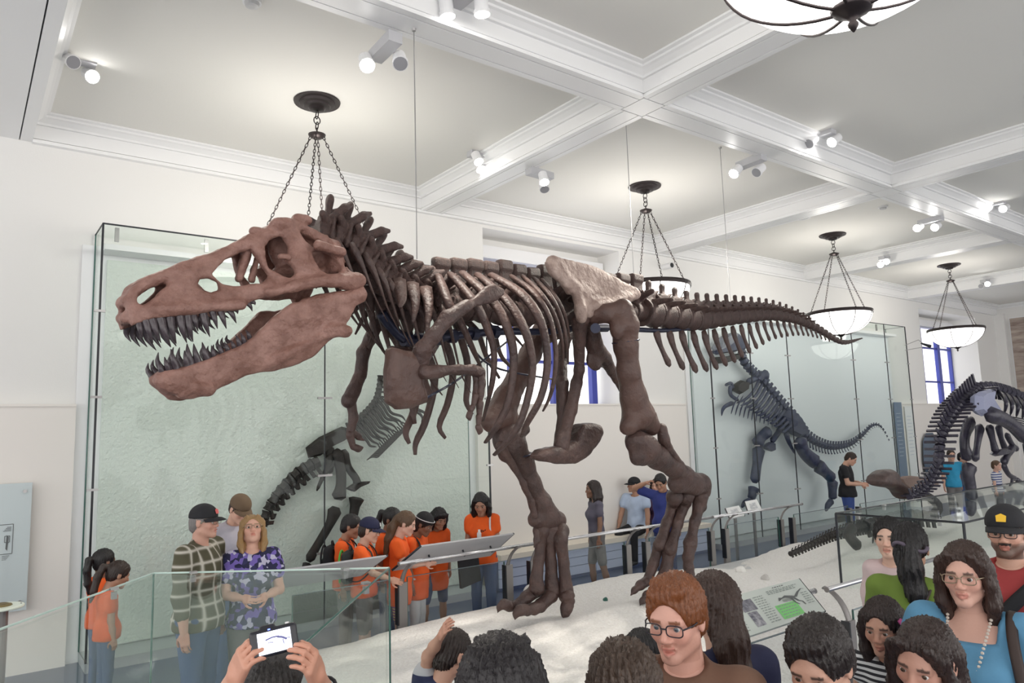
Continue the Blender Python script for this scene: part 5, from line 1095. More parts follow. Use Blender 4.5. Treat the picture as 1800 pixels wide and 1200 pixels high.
def person(label, px, py, H, turn, hair=(.02, .015, .012), style='short', skin=(.52, .30, .21), lip=None, fem=False, head=0.0, pitch=0.0, roll=0.0, lean=0.0, larm=None, rarm=None,
           shirt=None, sleeve=.45, hem=None, pants=None, plen=1.0, lod=0, sit=None, legs=None, beard=0.0, wd=1.0, lhand=(.5, 0, 0), rhand=(.5, 0, 0), lpalm=None, rpalm=None, dress=False, neck='round', nose=0, om=0, cap=None, capcol2=None,
           glasses=None, fixed=None, iris=(.06, .035, .02), hd=1.0, bust=0.0, shoes=(.03, .03, .03), capturn=0.0):
    s = H/1.75; hs = (1.0 if H > 1.5 else .90+.10*(H-1.0)/.5)*hd; kid = H < 1.45; lip = lip or tuple(np.array(skin)*np.array((.85, .5, .5)))
    lz = RAD(lean); hip = np.array([0, 0, .93*s]); 
    if sit is not None: hip[2] = sit
    fw = .86 if fem else 1.0
    def tor(x, y, z):      # torso point given standing coordinates (1.75 m person)
        q = np.array([x*s*wd*fw, y*s, (z-.93)*s]); return hip+np.array([q[0], q[1]*math.cos(lz)+q[2]*math.sin(lz), q[2]*math.cos(lz)-q[1]*math.sin(lz)])
    RH = rotm(-RAD(head), RAD(pitch), RAD(roll))
    nb = tor(0, -.01, 1.46); hc = nb+np.array([0, .02*s+.05*math.sin(lz), 0])+RH@np.array([0, .02, .165*hs])*1.0
    ang = None
    if fixed is not None: W_ = np.array([fixed[0], fixed[1]])
    else: W_ = onZ(px, py, hc[2])[:2]
    toc = math.degrees(math.atan2(-W_[1], -W_[0])); rz = RAD(toc+turn-90); cr, sr = math.cos(rz), math.sin(rz)
    loc = W_-np.array([cr*hc[0]-sr*hc[1], sr*hc[0]+cr*hc[1]]) if fixed is None else W_
    root = empty('person', (loc[0], loc[1], 0), rz); tag(root, label, 'person')
    # arms
    arms = []
    for sg, a in ((1, rarm), (-1, larm)):
        S0 = tor(.185*sg, 0, 1.42)
        if a is not None and a[0] == 'ik':
            tw = CP+ray(a[1][0], a[1][1])*a[1][2]; dx, dy = tw[0]-loc[0], tw[1]-loc[1]; T_ = np.array([cr*dx+sr*dy, -sr*dx+cr*dy, tw[2]]); l1, l2 = .29*s, .25*s
            D = T_-S0; dl = min(np.linalg.norm(D), (l1+l2)*.985); D = unit(D); Wr = S0+D*dl; ca = (l1*l1+dl*dl-l2*l2)/(2*l1*dl); hint = np.array(a[2] if len(a) > 2 else (.5, -.1, -1.0))*np.array([sg, 1, 1]); hint = unit(hint-D*(hint@D))
            E = S0+D*l1*ca+hint*l1*math.sqrt(max(0, 1-ca*ca)); up = unit(E-S0); fo = unit(Wr-E)
        else:
            up, fo = a if a is not None else ((.12, .0, -1), (.05, .15, -1))
            up = unit((up[0]*sg, up[1], up[2])); fo = unit((fo[0]*sg, fo[1], fo[2])); E = S0+up*.29*s; Wr = E+fo*.25*s
        arms.append((sg, S0, E, Wr, up, fo))
    hz = .48*s
    L3 = []
    for sg in (1, -1):
        hp = hip+np.array([.085*sg*s*wd, 0, -.02]); up, lo_ = (legs or {}).get(sg, ((0.03, .02, -1), (0, -.03, -1))) if legs else ((.02, .03, -1), (.0, -.04, -1))
        if sit is not None and not legs: up, lo_ = (.12, 1, -.05), (.0, .05, -1)
        K = hp+unit((up[0]*sg, up[1], up[2]))*.43*s; A = K+unit((lo_[0]*sg, lo_[1], lo_[2]))*.42*s
        if sit is None and not legs: A[2] = .07*s
        L3.append((sg, hp, K, A))
    # ---- skin body, one mesh
    parts = []; cols = []
    Vh, Fh = head_vf(lod, fem, kid, nose, om); cols.append(headcol(Vh, skin, hair, lip, beard, fem)); parts.append(((Vh*hs)@RH.T+hc, Fh))
    hA = (.011, .015, .02)[lod]
    for (sg, S0, E, Wr, up, fo), hp_, pal in zip(arms, (rhand, lhand), (rpalm, lpalm)):
        lo, hi = bounds([S0, E, Wr], .08); V = Vol(lo, hi, hA); g = wd**.7*(.9 if fem or kid else 1.0)*(s**.6)
        V.cone(S0, E, .050*g, .040*g, .02); V.cone(E, (E+Wr)/2+fo*.0, .040*g, .036*g, .02); V.cone((E+Wr)/2, Wr+fo*.01, .036*g, .024*g, .02); parts.append(V.nets()); cols.append(np.tile(skin, (len(parts[-1][0]), 1)))
        Hv, Hf = hand_vf(hp_[0], lod, hp_[1], hp_[2]); d = fo; nrm = np.array(pal, float) if pal is not None else np.array([sg*1.0, 0, .2]); nrm = nrm*np.array([sg if pal is not None else 1, 1, 1]) ; nrm = unit(nrm-d*(nrm@d)); ac = np.cross(nrm, d)
        # hand frame: x = d, z = back of hand; thumb on +y
        hsC = .95*s**.8*(.92 if fem else 1.0); thumbdir = np.cross(nrm, d)*1.0
        Y = thumbdir if sg < 0 else -thumbdir
        Q = Hv*hsC; Q2 = Q[:, :1]*d+Q[:, 1:2]*Y+Q[:, 2:]*nrm+Wr; parts.append((Q2, Hf if sg < 0 else Hf[:, ::-1])); cols.append(np.tile(np.array(skin)*np.array((1.0, .92, .9)), (len(Q2), 1)))
    allp = [tor(-.2, -.12, 1.5), tor(.2, .14, 1.5), hip-np.array([.2, .16, .2])*wd, hip+np.array([.2, .16, .1])*wd]+[q for L_ in L3 for q in L_[1:]]
    def torso(V, t, hemz=None):
        w = wd*(.93 if fem else 1.0)
        V.ell(tor(0, .0, .97), (np.array([.165*w, .118*w, .14])*s+t), .05); V.ell(tor(0, .005, 1.12), (np.array([.142*w, .105*w, .16])*s+t), .06); V.ell(tor(0, .0, 1.29), (np.array([.165*w, .115*w, .17])*s+t), .05)
        V.cone(tor(-.15, -.01, 1.415), tor(.15, -.01, 1.415), .055*s+t, .055*s+t, .05); V.cone(tor(0, -.015, 1.38), tor(0, -.005, 1.475), .075*s+t*.5, .058*s+t*.4, .04)
        if fem and not kid:
            for sg in (-1, 1): V.ell(tor(.075*sg, .085+.02*bust, 1.25-.02*bust), np.array([.07, .065, .07])*s*(1+.35*bust)+t, .04)
    lo, hi = bounds(allp, .1); V = Vol(lo, hi, (.024, .028, .034)[lod]); torso(V, -.012)
    for sg, hp, K, A in L3:
        V.cone(hp, K, .085*s*wd, .055*s, .03); V.cone(K, (K*.6+A*.4), .055*s, .055*s*wd**.5, .02); V.cone(K*.6+A*.4, A, .054*s, .036*s, .02)
    parts.append(V.nets()); cols.append(np.tile(skin, (len(parts[-1][0]), 1)))
    obj('body', arr_mesh('body', parts, M_skin, cols), None, root)
    # ---- clothes
    hS = (.013, .018, .024)[lod]; tS = .012
    if shirt is not None:
        hemz = hem if hem is not None else .86; lo, hi = bounds([tor(-.24, -.16, 1.52), tor(.24, .2+.1*bust, 1.52), tor(-.24, -.16, hemz), tor(.24, .2, hemz), hip]+[q for a in arms for q in (a[1], a[2], a[3])], .1); V = Vol(lo, hi, hS); torso(V, tS)
        if hemz < .9:
            V.cone(tor(0, 0, .97), tor(0, 0, hemz), .125*s*wd+tS, .13*s*wd+tS, .06); V.ell(tor(0, 0, (.95+hemz)/2), np.array([.17*wd, .125*wd, (1.1-hemz)*.6])*s+tS, .05)
        for sg, S0, E, Wr, up, fo in arms:
            g = wd**.7*(s**.6)*(.88 if fem else 1.0)
            if sleeve <= 1: e = S0+(E-S0)*max(sleeve, .15); V.cone(S0, e, .062*g+tS*.6, (.062-.008*sleeve)*g+tS, .03)
            else: V.cone(S0, E, .06*g+tS*.6, .05*g+tS*.6, .03); V.cone(E, E+(Wr-E)*(sleeve-1), .05*g+tS*.6, .04*g+tS*.5, .02)
        if sit is None and abs(lean) < 25: V.clip(2, hemz*s if not kid else hemz*s)
        nk = {'round': (.075, 0), 'square': (.10, -.07), 'vee': (.085, -.05), 'high': (.05, .03)}[neck]
        if neck == 'square': V.box(tor(0, .15, 1.435), np.array([.095, .12, .062])*s, .01, .008, sub=True)
        V.ell(tor(0, .03, 1.49+nk[1]*.3), np.array([nk[0], nk[0], .045])*s, .01, sub=True)
        if neck == 'vee': V.cone(tor(0, .14, 1.45), tor(0, .14, 1.33), .05*s, .012*s, .01, sub=True)
        Vv, Ff = V.nets(); q = np.random.RandomState(int(px)); ph = q.rand(3)*6
        wr = .0035*np.sin(Vv[:, 2]*38+Vv[:, 0]*22+ph[0])+.003*np.sin(Vv[:, 0]*47-Vv[:, 2]*17+ph[1])+.003*np.sin(Vv[:, 1]*40+Vv[:, 2]*26+ph[2]); c_ = Vv-np.array([0, 0, 1])*Vv[:, 2:]; 
        Vv = Vv+unit_rows(c_)*wr[:, None]; obj('shirt' if not dress else 'dress', arr_mesh('shirt', [(Vv, Ff)], shirt), None, root)
    if pants is not None:
        lo, hi = bounds([hip-np.array([.25, .2, 0])*wd, hip+np.array([.25, .2, .1])*wd]+[q for L_ in L3 for q in L_[1:]], .1); V = Vol(lo, hi, hS*1.15); V.ell(hip+np.array([0, 0, .02]), np.array([.17*wd, .125*wd, .14])*s+.006, .04)
        for sg, hp, K, A in L3:
            if plen <= 1: V.cone(hp, hp+(K-hp)*min(plen*2, 1), .095*s*wd, .075*s if plen < .6 else .065*s, .03)
            if plen > .5: V.cone(K, K+(A-K)*(plen*2-1)*.97, .066*s, .055*s, .02)
        obj('trousers' if plen > .6 else 'shorts', V.me('trousers'), pants, root)
    if lod < 2 or True:
        for sg, hp, K, A in L3:
            V = Vol(A+np.array([-.06, -.1, -.09]), A+np.array([.06, .2, .05]), .015 if lod < 2 else .022); V.cone(A+np.array([0, -.03, -.035*s]), A+np.array([0, .12*s, -.045*s]), .042*s, .034*s, .02); V.cone(A, A+np.array([0, -.01, -.03]), .04*s, .042*s, .02); V.clip(2, A[2]-.07*s)
            obj('shoe', V.me('shoe'), mat('shoe_%.2f_%.2f' % shoes[:2], shoes, .5), root)
    # ---- eyes, hair, cap, glasses (built in the head frame)
    hp4 = Matrix([list(RH[i]*hs)+[hc[i]] for i in range(3)]+[[0, 0, 0, 1]])
    if lod < 2:
        for sg in (-1, 1): e = obj('eye', eye_me(iris), None, root); e.matrix_local = hp4@Matrix.Translation((sg*.031, .0735, -.001))@Matrix.Scale(.0112, 4)
    if style: h_ = obj('hair', hair_me(style, lod, hair, cap is not None), None, root); h_.matrix_local = hp4
    if cap is not None:
        c_ = obj('cap', cap_me(lod).copy(), cap, root); mcap = hp4@Matrix.Rotation(RAD(capturn), 4, 'Z'); c_.matrix_local = mcap
        b_ = obj('cap_brim', brim_me().copy(), cap, root); b_.matrix_local = mcap
        if capcol2:
            e_ = obj('cap_emblem', mesh('emblem', [(-.02, .099, .060), (.02, .099, .060), (.022, .090, .088), (.0, .086, .098), (-.022, .090, .088)], [(0, 1, 2, 3, 4)]), capcol2, root); e_.matrix_local = mcap
    if glasses is not None:
        g_ = obj('glasses', glasses_me().copy(), glasses, root); g_.matrix_local = hp4
    return root, dict(arms=arms, hc=hc, hs=hs, RH=RH, tor=tor, hip=hip, s=s, hp4=hp4, loc=loc, rz=rz)
def unit_rows(a): return a/np.maximum(np.linalg.norm(a, axis=1), 1e-6)[:, None]
HAIRC = {}
def hair_me(style, lod, col, capped):
    key = (style, lod, col, capped)
    if key in HAIRC: return HAIRC[key]
    h = (.0055, .009, .013)[lod]; low = -.13 if style in ('short', 'crew', 'part', 'cap', 'curly', 'fluffy') else (-.2 if style == 'bob' else (-.42 if style in ('long', 'ponylong', 'pony') else -.26))
    V = Vol((-.14, -.19, low), (.14, .13, .16), h); t = {'crew': .007, 'short': .013, 'part': .017, 'fluffy': .024, 'curly': .03, 'cap': .006, 'medium': .010, 'long': .010}.get(style, .013)
    if capped: t = .005
    V.ell((0, -.014, .032), (.074+t*.62+.002, .094+t*.8, .086+t), .01)
    if style in ('short', 'crew', 'part', 'fluffy', 'cap', 'curly'):
        V.ell((0, -.055, -.02), (.066+t*.6, .055+t*.6, .07), .02)
        for sg in (-1, 1): V.cone((sg*.072, .005, .0), (sg*.072, .004, -.028), .008, .005, .01)
    V.ell((0, .118, -.035), (.074 if style not in ('long', 'bob') else .060, .096, .112 if style not in ('bob',) else .088), .010, sub=True)
    if style in ('short', 'part', 'fluffy', 'crew', 'curly'):
        V.box((0, .055, -.085), (.12, .065, .075), .02, .01, sub=True); V.box((0, -.02, -.155), (.12, .13, .07), .02, .01, sub=True)
        if style == 'part': V.cone((-.04, .062, .102), (.045, .066, .09), .016, .012, .02); V.cone((-.04, .03, .112), (.04, .03, .115), .014, .014, .03)
        if style == 'fluffy':
            for a in np.linspace(-1, 1, 7): V.ell((a*.07, .055-.03*a*a, .10-.02*abs(a)), (.022, .03, .018), .012)
    if style in ('long', 'ponylong', 'bob'):
        L = {'long': -.36, 'ponylong': -.36, 'bob': -.15}[style]
        if style != 'ponylong':
            for sg in (-1, 1):
                V.chain([(sg*.066, .035, .055), (sg*.084, .015, -.02), (sg*.086, .005, -.11), (sg*.08, .0, L)], [.02, .024, .028, .016], .02); V.chain([(sg*.05, -.06, .0), (sg*.06, -.07, -.1), (sg*.055, -.075, L)], [.05, .045, .03], .03)
            V.chain([(-.05, .085, .085), (0, .09, .08), (.05, .085, .085)], [.014, .015, .014], .015) if style == 'bob' else None
            if style == 'bob': V.chain([(-.05, .088, .06), (0, .095, .055), (.05, .088, .06)], [.012, .013, .012], .015)
        else: V.chain([(0, -.105, .02), (0, -.125, -.08), (.01, -.12, -.2), (.02, -.11, L)], [.04, .046, .046, .026], .03); V.chain([(-.05, -.07, -.03), (-.03, -.11, -.12), (0, -.12, -.2)], [.03, .03, .03], .03)
    if style == 'pony':
        V.ell((0, -.05, -.02), (.068, .05, .06), .02); V.chain([(0, -.1, .05), (0, -.15, .04), (0, -.165, -.05), (.0, -.15, -.18), (0, -.14, -.27)], [.025, .03, .034, .03, .012], .015)
    if style == 'medium':       # shoulder length, swept back from the face
        for sg in (-1, 1): V.chain([(sg*.04, .075, .088), (sg*.074, .05, .05), (sg*.087, .03, -.03), (sg*.088, .015, -.11), (sg*.075, .0, -.175)], [.014, .015, .018, .024, .018], .02); V.chain([(sg*.045, -.055, .0), (sg*.05, -.055, -.1), (sg*.045, -.055, -.18)], [.045, .045, .03], .03)
    if style == 'scarf':
        V.ell((0, -.05, -.05), (.07, .06, .08), .02)
    Vv, F = V.nets(); q = np.random.RandomState(11); a = np.arctan2(Vv[:, 0], Vv[:, 1]+.01)
    am = .0035 if style not in ('fluffy', 'curly') else .006
    d = am*np.sin(a*31+np.sin(Vv[:, 2]*30)*1.6)+.5*am*np.sin(a*67+Vv[:, 2]*25)+(q.normal(0, .35*am, len(Vv)) if lod == 0 else 0)
    Vv = Vv+unit_rows(Vv-np.array([0, -.01, 0]))*d[:, None]
    m = arr_mesh('hair', [(Vv, F)], hairmat(col)); HAIRC[key] = m; return m
CAPC = {}
def cap_me(lod):
    if lod in CAPC: return CAPC[lod]
    V = Vol((-.11, -.13, .01), (.11, .12, .15), (.007, .009, .012)[lod]); V.ell((0, -.012, .045), (.089, .107, .092), .01); V.clip(2, .03); CAPC[lod] = V.me('cap'); return CAPC[lod]
def brim_me():
    if 'b' in CAPC: return CAPC['b']
    v = []; f = []; n = 13
    for k, (rr, dz) in enumerate(((0, 0), (.5, .004), (1, -.004))):
        for i in range(n):
            a = math.pi*(i/(n-1)-.5)*.86; x = math.sin(a)*.082; y = .012+math.cos(a)*.078+rr*.075*math.cos(a); z = .036+dz-.12*x*x/.082-.015*rr; v += [(x, y, z)]
    m = 3*n; v += [(x, y, z-.004) for x, y, z in v]
    for k in range(2):
        for i in range(n-1): a = k*n+i; f += [(a, a+n, a+n+1, a+1), (m+a, m+a+1, m+a+n+1, m+a+n)]
    for i in range(n-1): a = 2*n+i; f += [(a, m+a, m+a+1, a+1)]
    CAPC['b'] = mesh('brim', v, f, True); return CAPC['b']
def glasses_me():
    if 'g' in CAPC: return CAPC['g']
    b = MB()
    for sg in (-1, 1):
        b.tube([(sg*.033+.025*math.copysign(abs(math.cos(a))**.6, math.cos(a)), .1-.25*abs(sg*.033+.025*math.cos(a))**1.6, .0+.0165*math.copysign(abs(math.sin(a))**.6, math.sin(a))) for a in np.linspace(0, 2*math.pi, 25)], .0019, 6, cap=False, up=(0, 1, .01))
        b.tube([(sg*.058, .094, .006), (sg*.074, .06, .006), (sg*.08, -.005, .004), (sg*.078, -.03, -.012)], .0026, 5)
    b.tube([(-.009, .1, .004), (0, .104, .006), (.009, .1, .004)], .0024, 5); CAPC['g'] = b.me('glasses', True); return CAPC['g']
OR = cloth('orange_tee', (.83, .115, .012)); NAVY = cloth('navy_cloth', (.012, .014, .05)); DEN = cloth('blue_denim', (.06, .10, .21)); KHA = cloth('grey_cloth', (.17, .16, .16)); BLK = cloth('black_cloth', (.015, .015, .018)); WHT = cloth('white_cotton', (.72, .72, .74))
FR = mat('glasses_frame', (.015, .012, .02), .25); FRW = mat('wire_frame', (.35, .28, .2), .3, metal=.8)
BLKH = (.012, .010, .011); DBR = (.035, .019, .013); LBR = (.13, .07, .035)
PALE = (.66, .40, .31); FAIR = (.60, .355, .26); TAN = (.40, .215, .14); BRN = (.24, .125, .08); DARKS = (.13, .065, .042)
# ---- foreground, right to left
p_red = person('man with reddish hair and dark square glasses, lips parted, lower centre', 1188, 1086, 1.75, -22, hair=(.24, .075, .022), style='part', skin=(.66, .36, .28), beard=.18, glasses=FR, shirt=cloth('brown_shirt', (.16, .085, .055)), pants=KHA, pitch=8, om=1, nose=1, iris=(.1, .12, .14))
p_nav = person('woman in navy top with long wavy brown ponytail behind the red haired man', 1254, 1066, 1.66, -150, hair=(.055, .028, .02), style='ponylong', wd=1.05, skin=FAIR, fem=True, shirt=NAVY, pants=DEN, head=0, sleeve=.6)
person('man with short dark hair cut off at the eyes by the bottom edge', 1440, 1166, 1.64, -24, hair=(.022, .014, .012), style='part', skin=(.50, .28, .20), shirt=WHT, pants=BLK, pitch=22, nose=1)
p_girl = person('frowning little girl with a pink hair clip between the adults', 1553, 1100, 1.38, -20, hair=(.03, .016, .013), style='long', skin=(.45, .24, .165), fem=True, pitch=10, shirt=cloth('black_white_dots', (.02, .02, .025), 'stripe', (.6, .6, .6), 14), pants=DEN, sleeve=.15)
person('woman with swept dark hair and white collar at the bottom edge', 1626, 1160, 1.57, -26, hair=(.035, .018, .014), style='medium', skin=(.50, .27, .20), fem=True, pitch=16, roll=-8, shirt=WHT, pants=BLK, sleeve=1.4)
rb, ib = person('woman in light blue square neck top with thin glasses and a necklace', 1697, 1008, 1.71, -14, hair=(.05, .025, .018), style='medium', skin=(.62, .36, .28), fem=True, bust=1.0, wd=1.18, shirt=cloth('light_blue_top', (.10, .27, .43)), neck='square', sleeve=.75, pants=DEN, glasses=FRW, pitch=4,
       larm=((.35, .25, -1), (-.75, .75, -.25)), rarm=((.3, .2, -1), (-.6, .8, -.1)), lhand=(.7, 0, .4), rhand=(.6, 0, .3), hem=.8)
p_grn = person('woman in green top seen from behind, long black ponytail', 1600, 962, 1.66, 168, hair=BLKH, style='ponylong', skin=(.55, .33, .23), fem=True, wd=1.08, shirt=cloth('leaf_green_top', (.15, .23, .035)), sleeve=1.5, pants=DEN, head=-12)
person('young woman with dark fringe in pink and white shirt facing the woman in green', 1562, 945, 1.58, -12, hair=BLKH, style='pony', skin=(.66, .43, .33), fem=True, wd=.86, shirt=cloth('pale_pink_shirt', (.66, .52, .52)), sleeve=1.3, pants=DEN, om=1)
p_rsh = person('bearded man in red T shirt, black cap and dark glasses at the right edge', 1769, 935, 1.77, -10, hair=(.03, .018, .014), style='short', skin=FAIR, beard=.8, glasses=FR, shirt=cloth('red_tee', (.36, .045, .045)), pants=DEN, cap=BLK, capcol2=mat('yellow_emblem', (.75, .45, .02), .5), wd=1.1)
person('person with fuzzy brown hair cut off at the bottom edge', 1100, 1222, 1.60, 170, hair=(.085, .052, .035), style='curly', skin=FAIR, shirt=KHA, pants=BLK)
person('person with glossy black hair seen from behind at the bottom edge', 880, 1222, 1.68, 175, hair=(.014, .010, .012), style='bob', skin=TAN, fem=True, shirt=BLK, pants=BLK, hd=1.12)
person('small child with black hair between the bottom heads', 1128, 1148, 1.14, -120, hair=BLKH, style='short', skin=TAN, shirt=NAVY, pants=DEN)
p_arm = person('boy in navy and grey striped shirt with one arm raised', 797, 1150, 1.22, 125, hair=(.03, .017, .013), style='crew', skin=(.50, .28, .20), shirt=cloth('navy_grey_stripe', (.02, .025, .075), 'stripe', (.42, .42, .44), 2.4), pants=DEN, pitch=20, sleeve=.5,
       larm=('ik', (783, 1092, 3.3), (.6, 0, -.2)), lhand=(.35, 0, 0), lpalm=(.2, -1, .3), lean=8)
rc, ic = person('person in dark cap holding up a compact camera with both hands', 478, 1218, 1.56, 178, hair=(.02, .016, .014), style='crew', skin=(.56, .30, .21), shirt=cloth('dark_print_shirt', (.05, .05, .05), 'stripe', (.16, .15, .14), 6), pants=KHA, cap=cloth('grey_black_cap', (.045, .042, .042)), capturn=180,
       larm=('ik', (415, 1178, 1.78), (1, 0, -.8)), rarm=('ik', (556, 1168, 1.78), (1, 0, -.8)), lhand=(.75, 0, .6), rhand=(.75, 0, .6), lpalm=(1, -.6, .1), rpalm=(1, -.6, .1))
# ---- behind the barrier on the left
person('older man in plaid shirt and black cap in profile', 360, 917, 1.72, 62, hair=(.25, .23, .22), style='short', skin=(.52, .29, .22), shirt=cloth('olive_plaid', (.085, .078, .045), 'plaid', (.52, .49, .43), 3.2), sleeve=1.5, pants=DEN, cap=BLK, capcol2=mat('red_emblem', (.6, .1, .1), .6), lod=1, wd=1.2, glasses=FRW)
person('man in grey T shirt and brown cap looking down', 422, 895, 1.74, 30, hair=DBR, style='crew', skin=FAIR, shirt=cloth('pale_grey_tee', (.46, .44, .50)), pants=DEN, cap=cloth('brown_cap', (.13, .085, .05)), lod=1, pitch=28)
person('blonde woman in purple flowered blouse looking up', 443, 932, 1.60, 5, hair=(.42, .25, .10), style='medium', skin=(.64, .37, .28), fem=True, pitch=-26, shirt=cloth('purple_floral', (.1, .08, .2), 'floral', None, 30), sleeve=.5, pants=KHA, glasses=FRW, lod=1, larm=((.15, .25, -1), (-.6, 1, .0)), rarm=((.15, .25, -1), (-.6, 1, .0)), wd=1.1)
person('small dark haired child half hidden behind the plaid shirt', 391, 962, 1.28, 60, hair=BLKH, style='curly', skin=DARKS, shirt=OR, pants=DEN, lod=1)
person('child with black hair in orange at far left, taller of two', 178, 998, 1.18, 120, hair=BLKH, style='pony', skin=BRN, fem=True, shirt=OR, pants=DEN, lod=1, fixed=tuple(onZ(178, 998, 1.09)[:2]))
person('child with brown hair in orange at far left, bending lower', 208, 1010, 1.12, 105, hair=DBR, style='pony', skin=TAN, fem=True, shirt=OR, pants=DEN, lod=1, pitch=20)
rk1, ik1 = person('boy with black backpack behind the boy in the navy cap', 618, 925, 1.36, 75, hair=BLKH, style='short', skin=TAN, shirt=OR, pants=KHA, lod=1, pitch=15)
rk2, ik2 = person('boy in navy cap with arm on the rail', 650, 932, 1.355, 78, hair=DBR, style='crew', skin=FAIR, shirt=OR, pants=KHA, plen=.5, lod=1, pitch=12, cap=NAVY, capcol2=WHT, larm=((.1, .4, -1), (.1, 1, -.25)), rarm=((.1, .5, -.8), (0, 1, -.35)))
person('girl with high dark ponytail behind the long haired girl', 690, 913, 1.40, 60, hair=BLKH, style='pony', skin=BRN, fem=True, shirt=OR, pants=DEN, lod=1, pitch=14)
p_brn = person('girl in long orange T shirt with long brown hair', 714, 920, 1.395, 80, hair=LBR, style='ponylong', skin=PALE, fem=True, shirt=OR, hem=.66, pants=cloth('patterned_shorts', (.3, .08, .3), 'stripe', (.6, .5, .2), 12), plen=.45, lod=1, pitch=18, larm=((.05, .4, -1), (0, 1, .1)), rarm=((.05, .4, -1), (0, 1, .1)))
p_bea = person('child with black striped beanie in long orange T shirt and white trousers', 746, 921, 1.355, 65, hair=BLKH, style='scarf', skin=BRN, shirt=OR, hem=.66, pants=WHT, lod=1, pitch=26)
p_bob = person('girl with black bob in orange T shirt and blue shorts', 772, 911, 1.335, 30, hair=(.012, .009, .012), style='bob', skin=TAN, fem=True, shirt=OR, hem=.62, pants=cloth('blue_shorts', (.05, .07, .16)), plen=.5, lod=1, pitch=22, rarm=((.3, .35, -1), (.3, 1, -.2)), legs={1: ((.30, .1, -1), (.02, -.05, -1)), -1: ((.05, .0, -1), (0, 0, -1))})
p_tall = person('tall girl with long black hair in orange T shirt and jeans holding a white object', 845, 885, 1.52, -8, hair=BLKH, style='long', skin=(.36, .19, .125), fem=True, shirt=OR, pants=DEN, lod=1, pitch=24, larm=((.12, .1, -1), (-.65, 1, .15)), rarm=((.12, .1, -1), (-.65, 1, .15)), lhand=(.8, 0, .4), rhand=(.8, 0, .4))
# ---- along the far wall
person('woman with long dark hair walking in a grey shirt and skirt', 1042, 860, 1.47, -72, hair=(.03, .018, .016), style='long', skin=BRN, fem=True, shirt=cloth('slate_shirt', (.12, .11, .15)), pants=KHA, plen=.45, lod=1, hem=.95, legs={1: ((.02, .16, -1), (0, -.08, -1)), -1: ((.02, -.12, -1), (0, -.25, -1))})
person('man in pale blue T shirt and black cap sitting on the bench', 1117, 866, 1.72, -25, hair=BLKH, style='crew', skin=TAN, shirt=cloth('pale_blue_tee', (.48, .58, .76)), neck='vee', pants=BLK, cap=BLK, sit=.58, head=50, lod=1, fixed=(9.02, 8.62), larm=((.2, .3, -1), (.1, .4, -1)), rarm=((.2, .3, -1), (.1, .4, -1)), capturn=0)
person('seated woman in dark top half hidden behind the pale blue T shirt', 1138, 868, 1.62, -20, hair=DBR, style='medium', skin=FAIR, fem=True, shirt=cloth('plum_top', (.06, .02, .06)), pants=BLK, sit=.56, lod=1, fixed=(9.55, 8.62))
person('man in dark blue shirt with one hand on his head', 1161, 848, 1.52, -20, hair=BLKH, style='short', skin=TAN, shirt=cloth('royal_blue_shirt', (.035, .05, .23)), sleeve=.6, pants=cloth('dark_blue_jeans', (.03, .045, .14)), lod=1, pitch=25, rarm=((.8, .3, .35), (-.9, .15, .35)), rhand=(.6, 0, 0), wd=1.15, hem=.8)
person('man in black T shirt and jeans reading in front of the right wall case', 1496, 806, 1.66, 80, hair=DBR, style='crew', skin=FAIR, shirt=BLK, pants=cloth('bright_jeans', (.05, .09, .30)), lod=2, pitch=30, larm=((.05, .2, -1), (-.5, 1, -.1)), rarm=((.05, .2, -1), (-.5, 1, -.1)), wd=1.1)
person('little boy in striped shirt behind the black skeleton', 1752, 818, 1.2, 70, hair=LBR, style='crew', skin=PALE, shirt=cloth('white_navy_stripe', (.7, .7, .72), 'stripe', (.08, .1, .25), 6), pants=KHA, plen=.5, lod=2)
person('person in turquoise shirt behind the black tail', 1672, 800, 1.5, 20, hair=DBR, style='crew', skin=FAIR, shirt=cloth('turquoise_shirt', (.03, .30, .52)), pants=KHA, lod=2, larm=((.4, .2, -.6), (-.2, .3, 1)))
person('person in slate shirt behind the leg of the black skeleton', 1692, 804, 1.37, 60, hair=BLKH, style='short', skin=FAIR, shirt=cloth('slate_blue_shirt', (.10, .13, .2)), pants=DEN, lod=2)
# ================================================================== things people wear and carry
def skinpts(info, pts, push=.02):     # torso points (standing coordinates) as local points
    return [info['tor'](*p) for p in pts]
def strap(P, pts, m, r=.014, nm='strap', flat=.35):
    r_, i_ = P; vv, ff = tube(spline([i_['tor'](*p) for p in pts], 22), r*i_['s'], 6, flat, up=(0, 1, 0)); return obj(nm, mesh(nm, vv, ff, True), m, r_)
def inhead(P, nm, me, m): o = obj(nm, me, m, P[0]); o.matrix_local = P[1]['hp4']; return o
BROWNL = mat('brown_strap', (.035, .02, .016), .6); PINK = mat('pink_clip', (.45, .06, .22), .4)
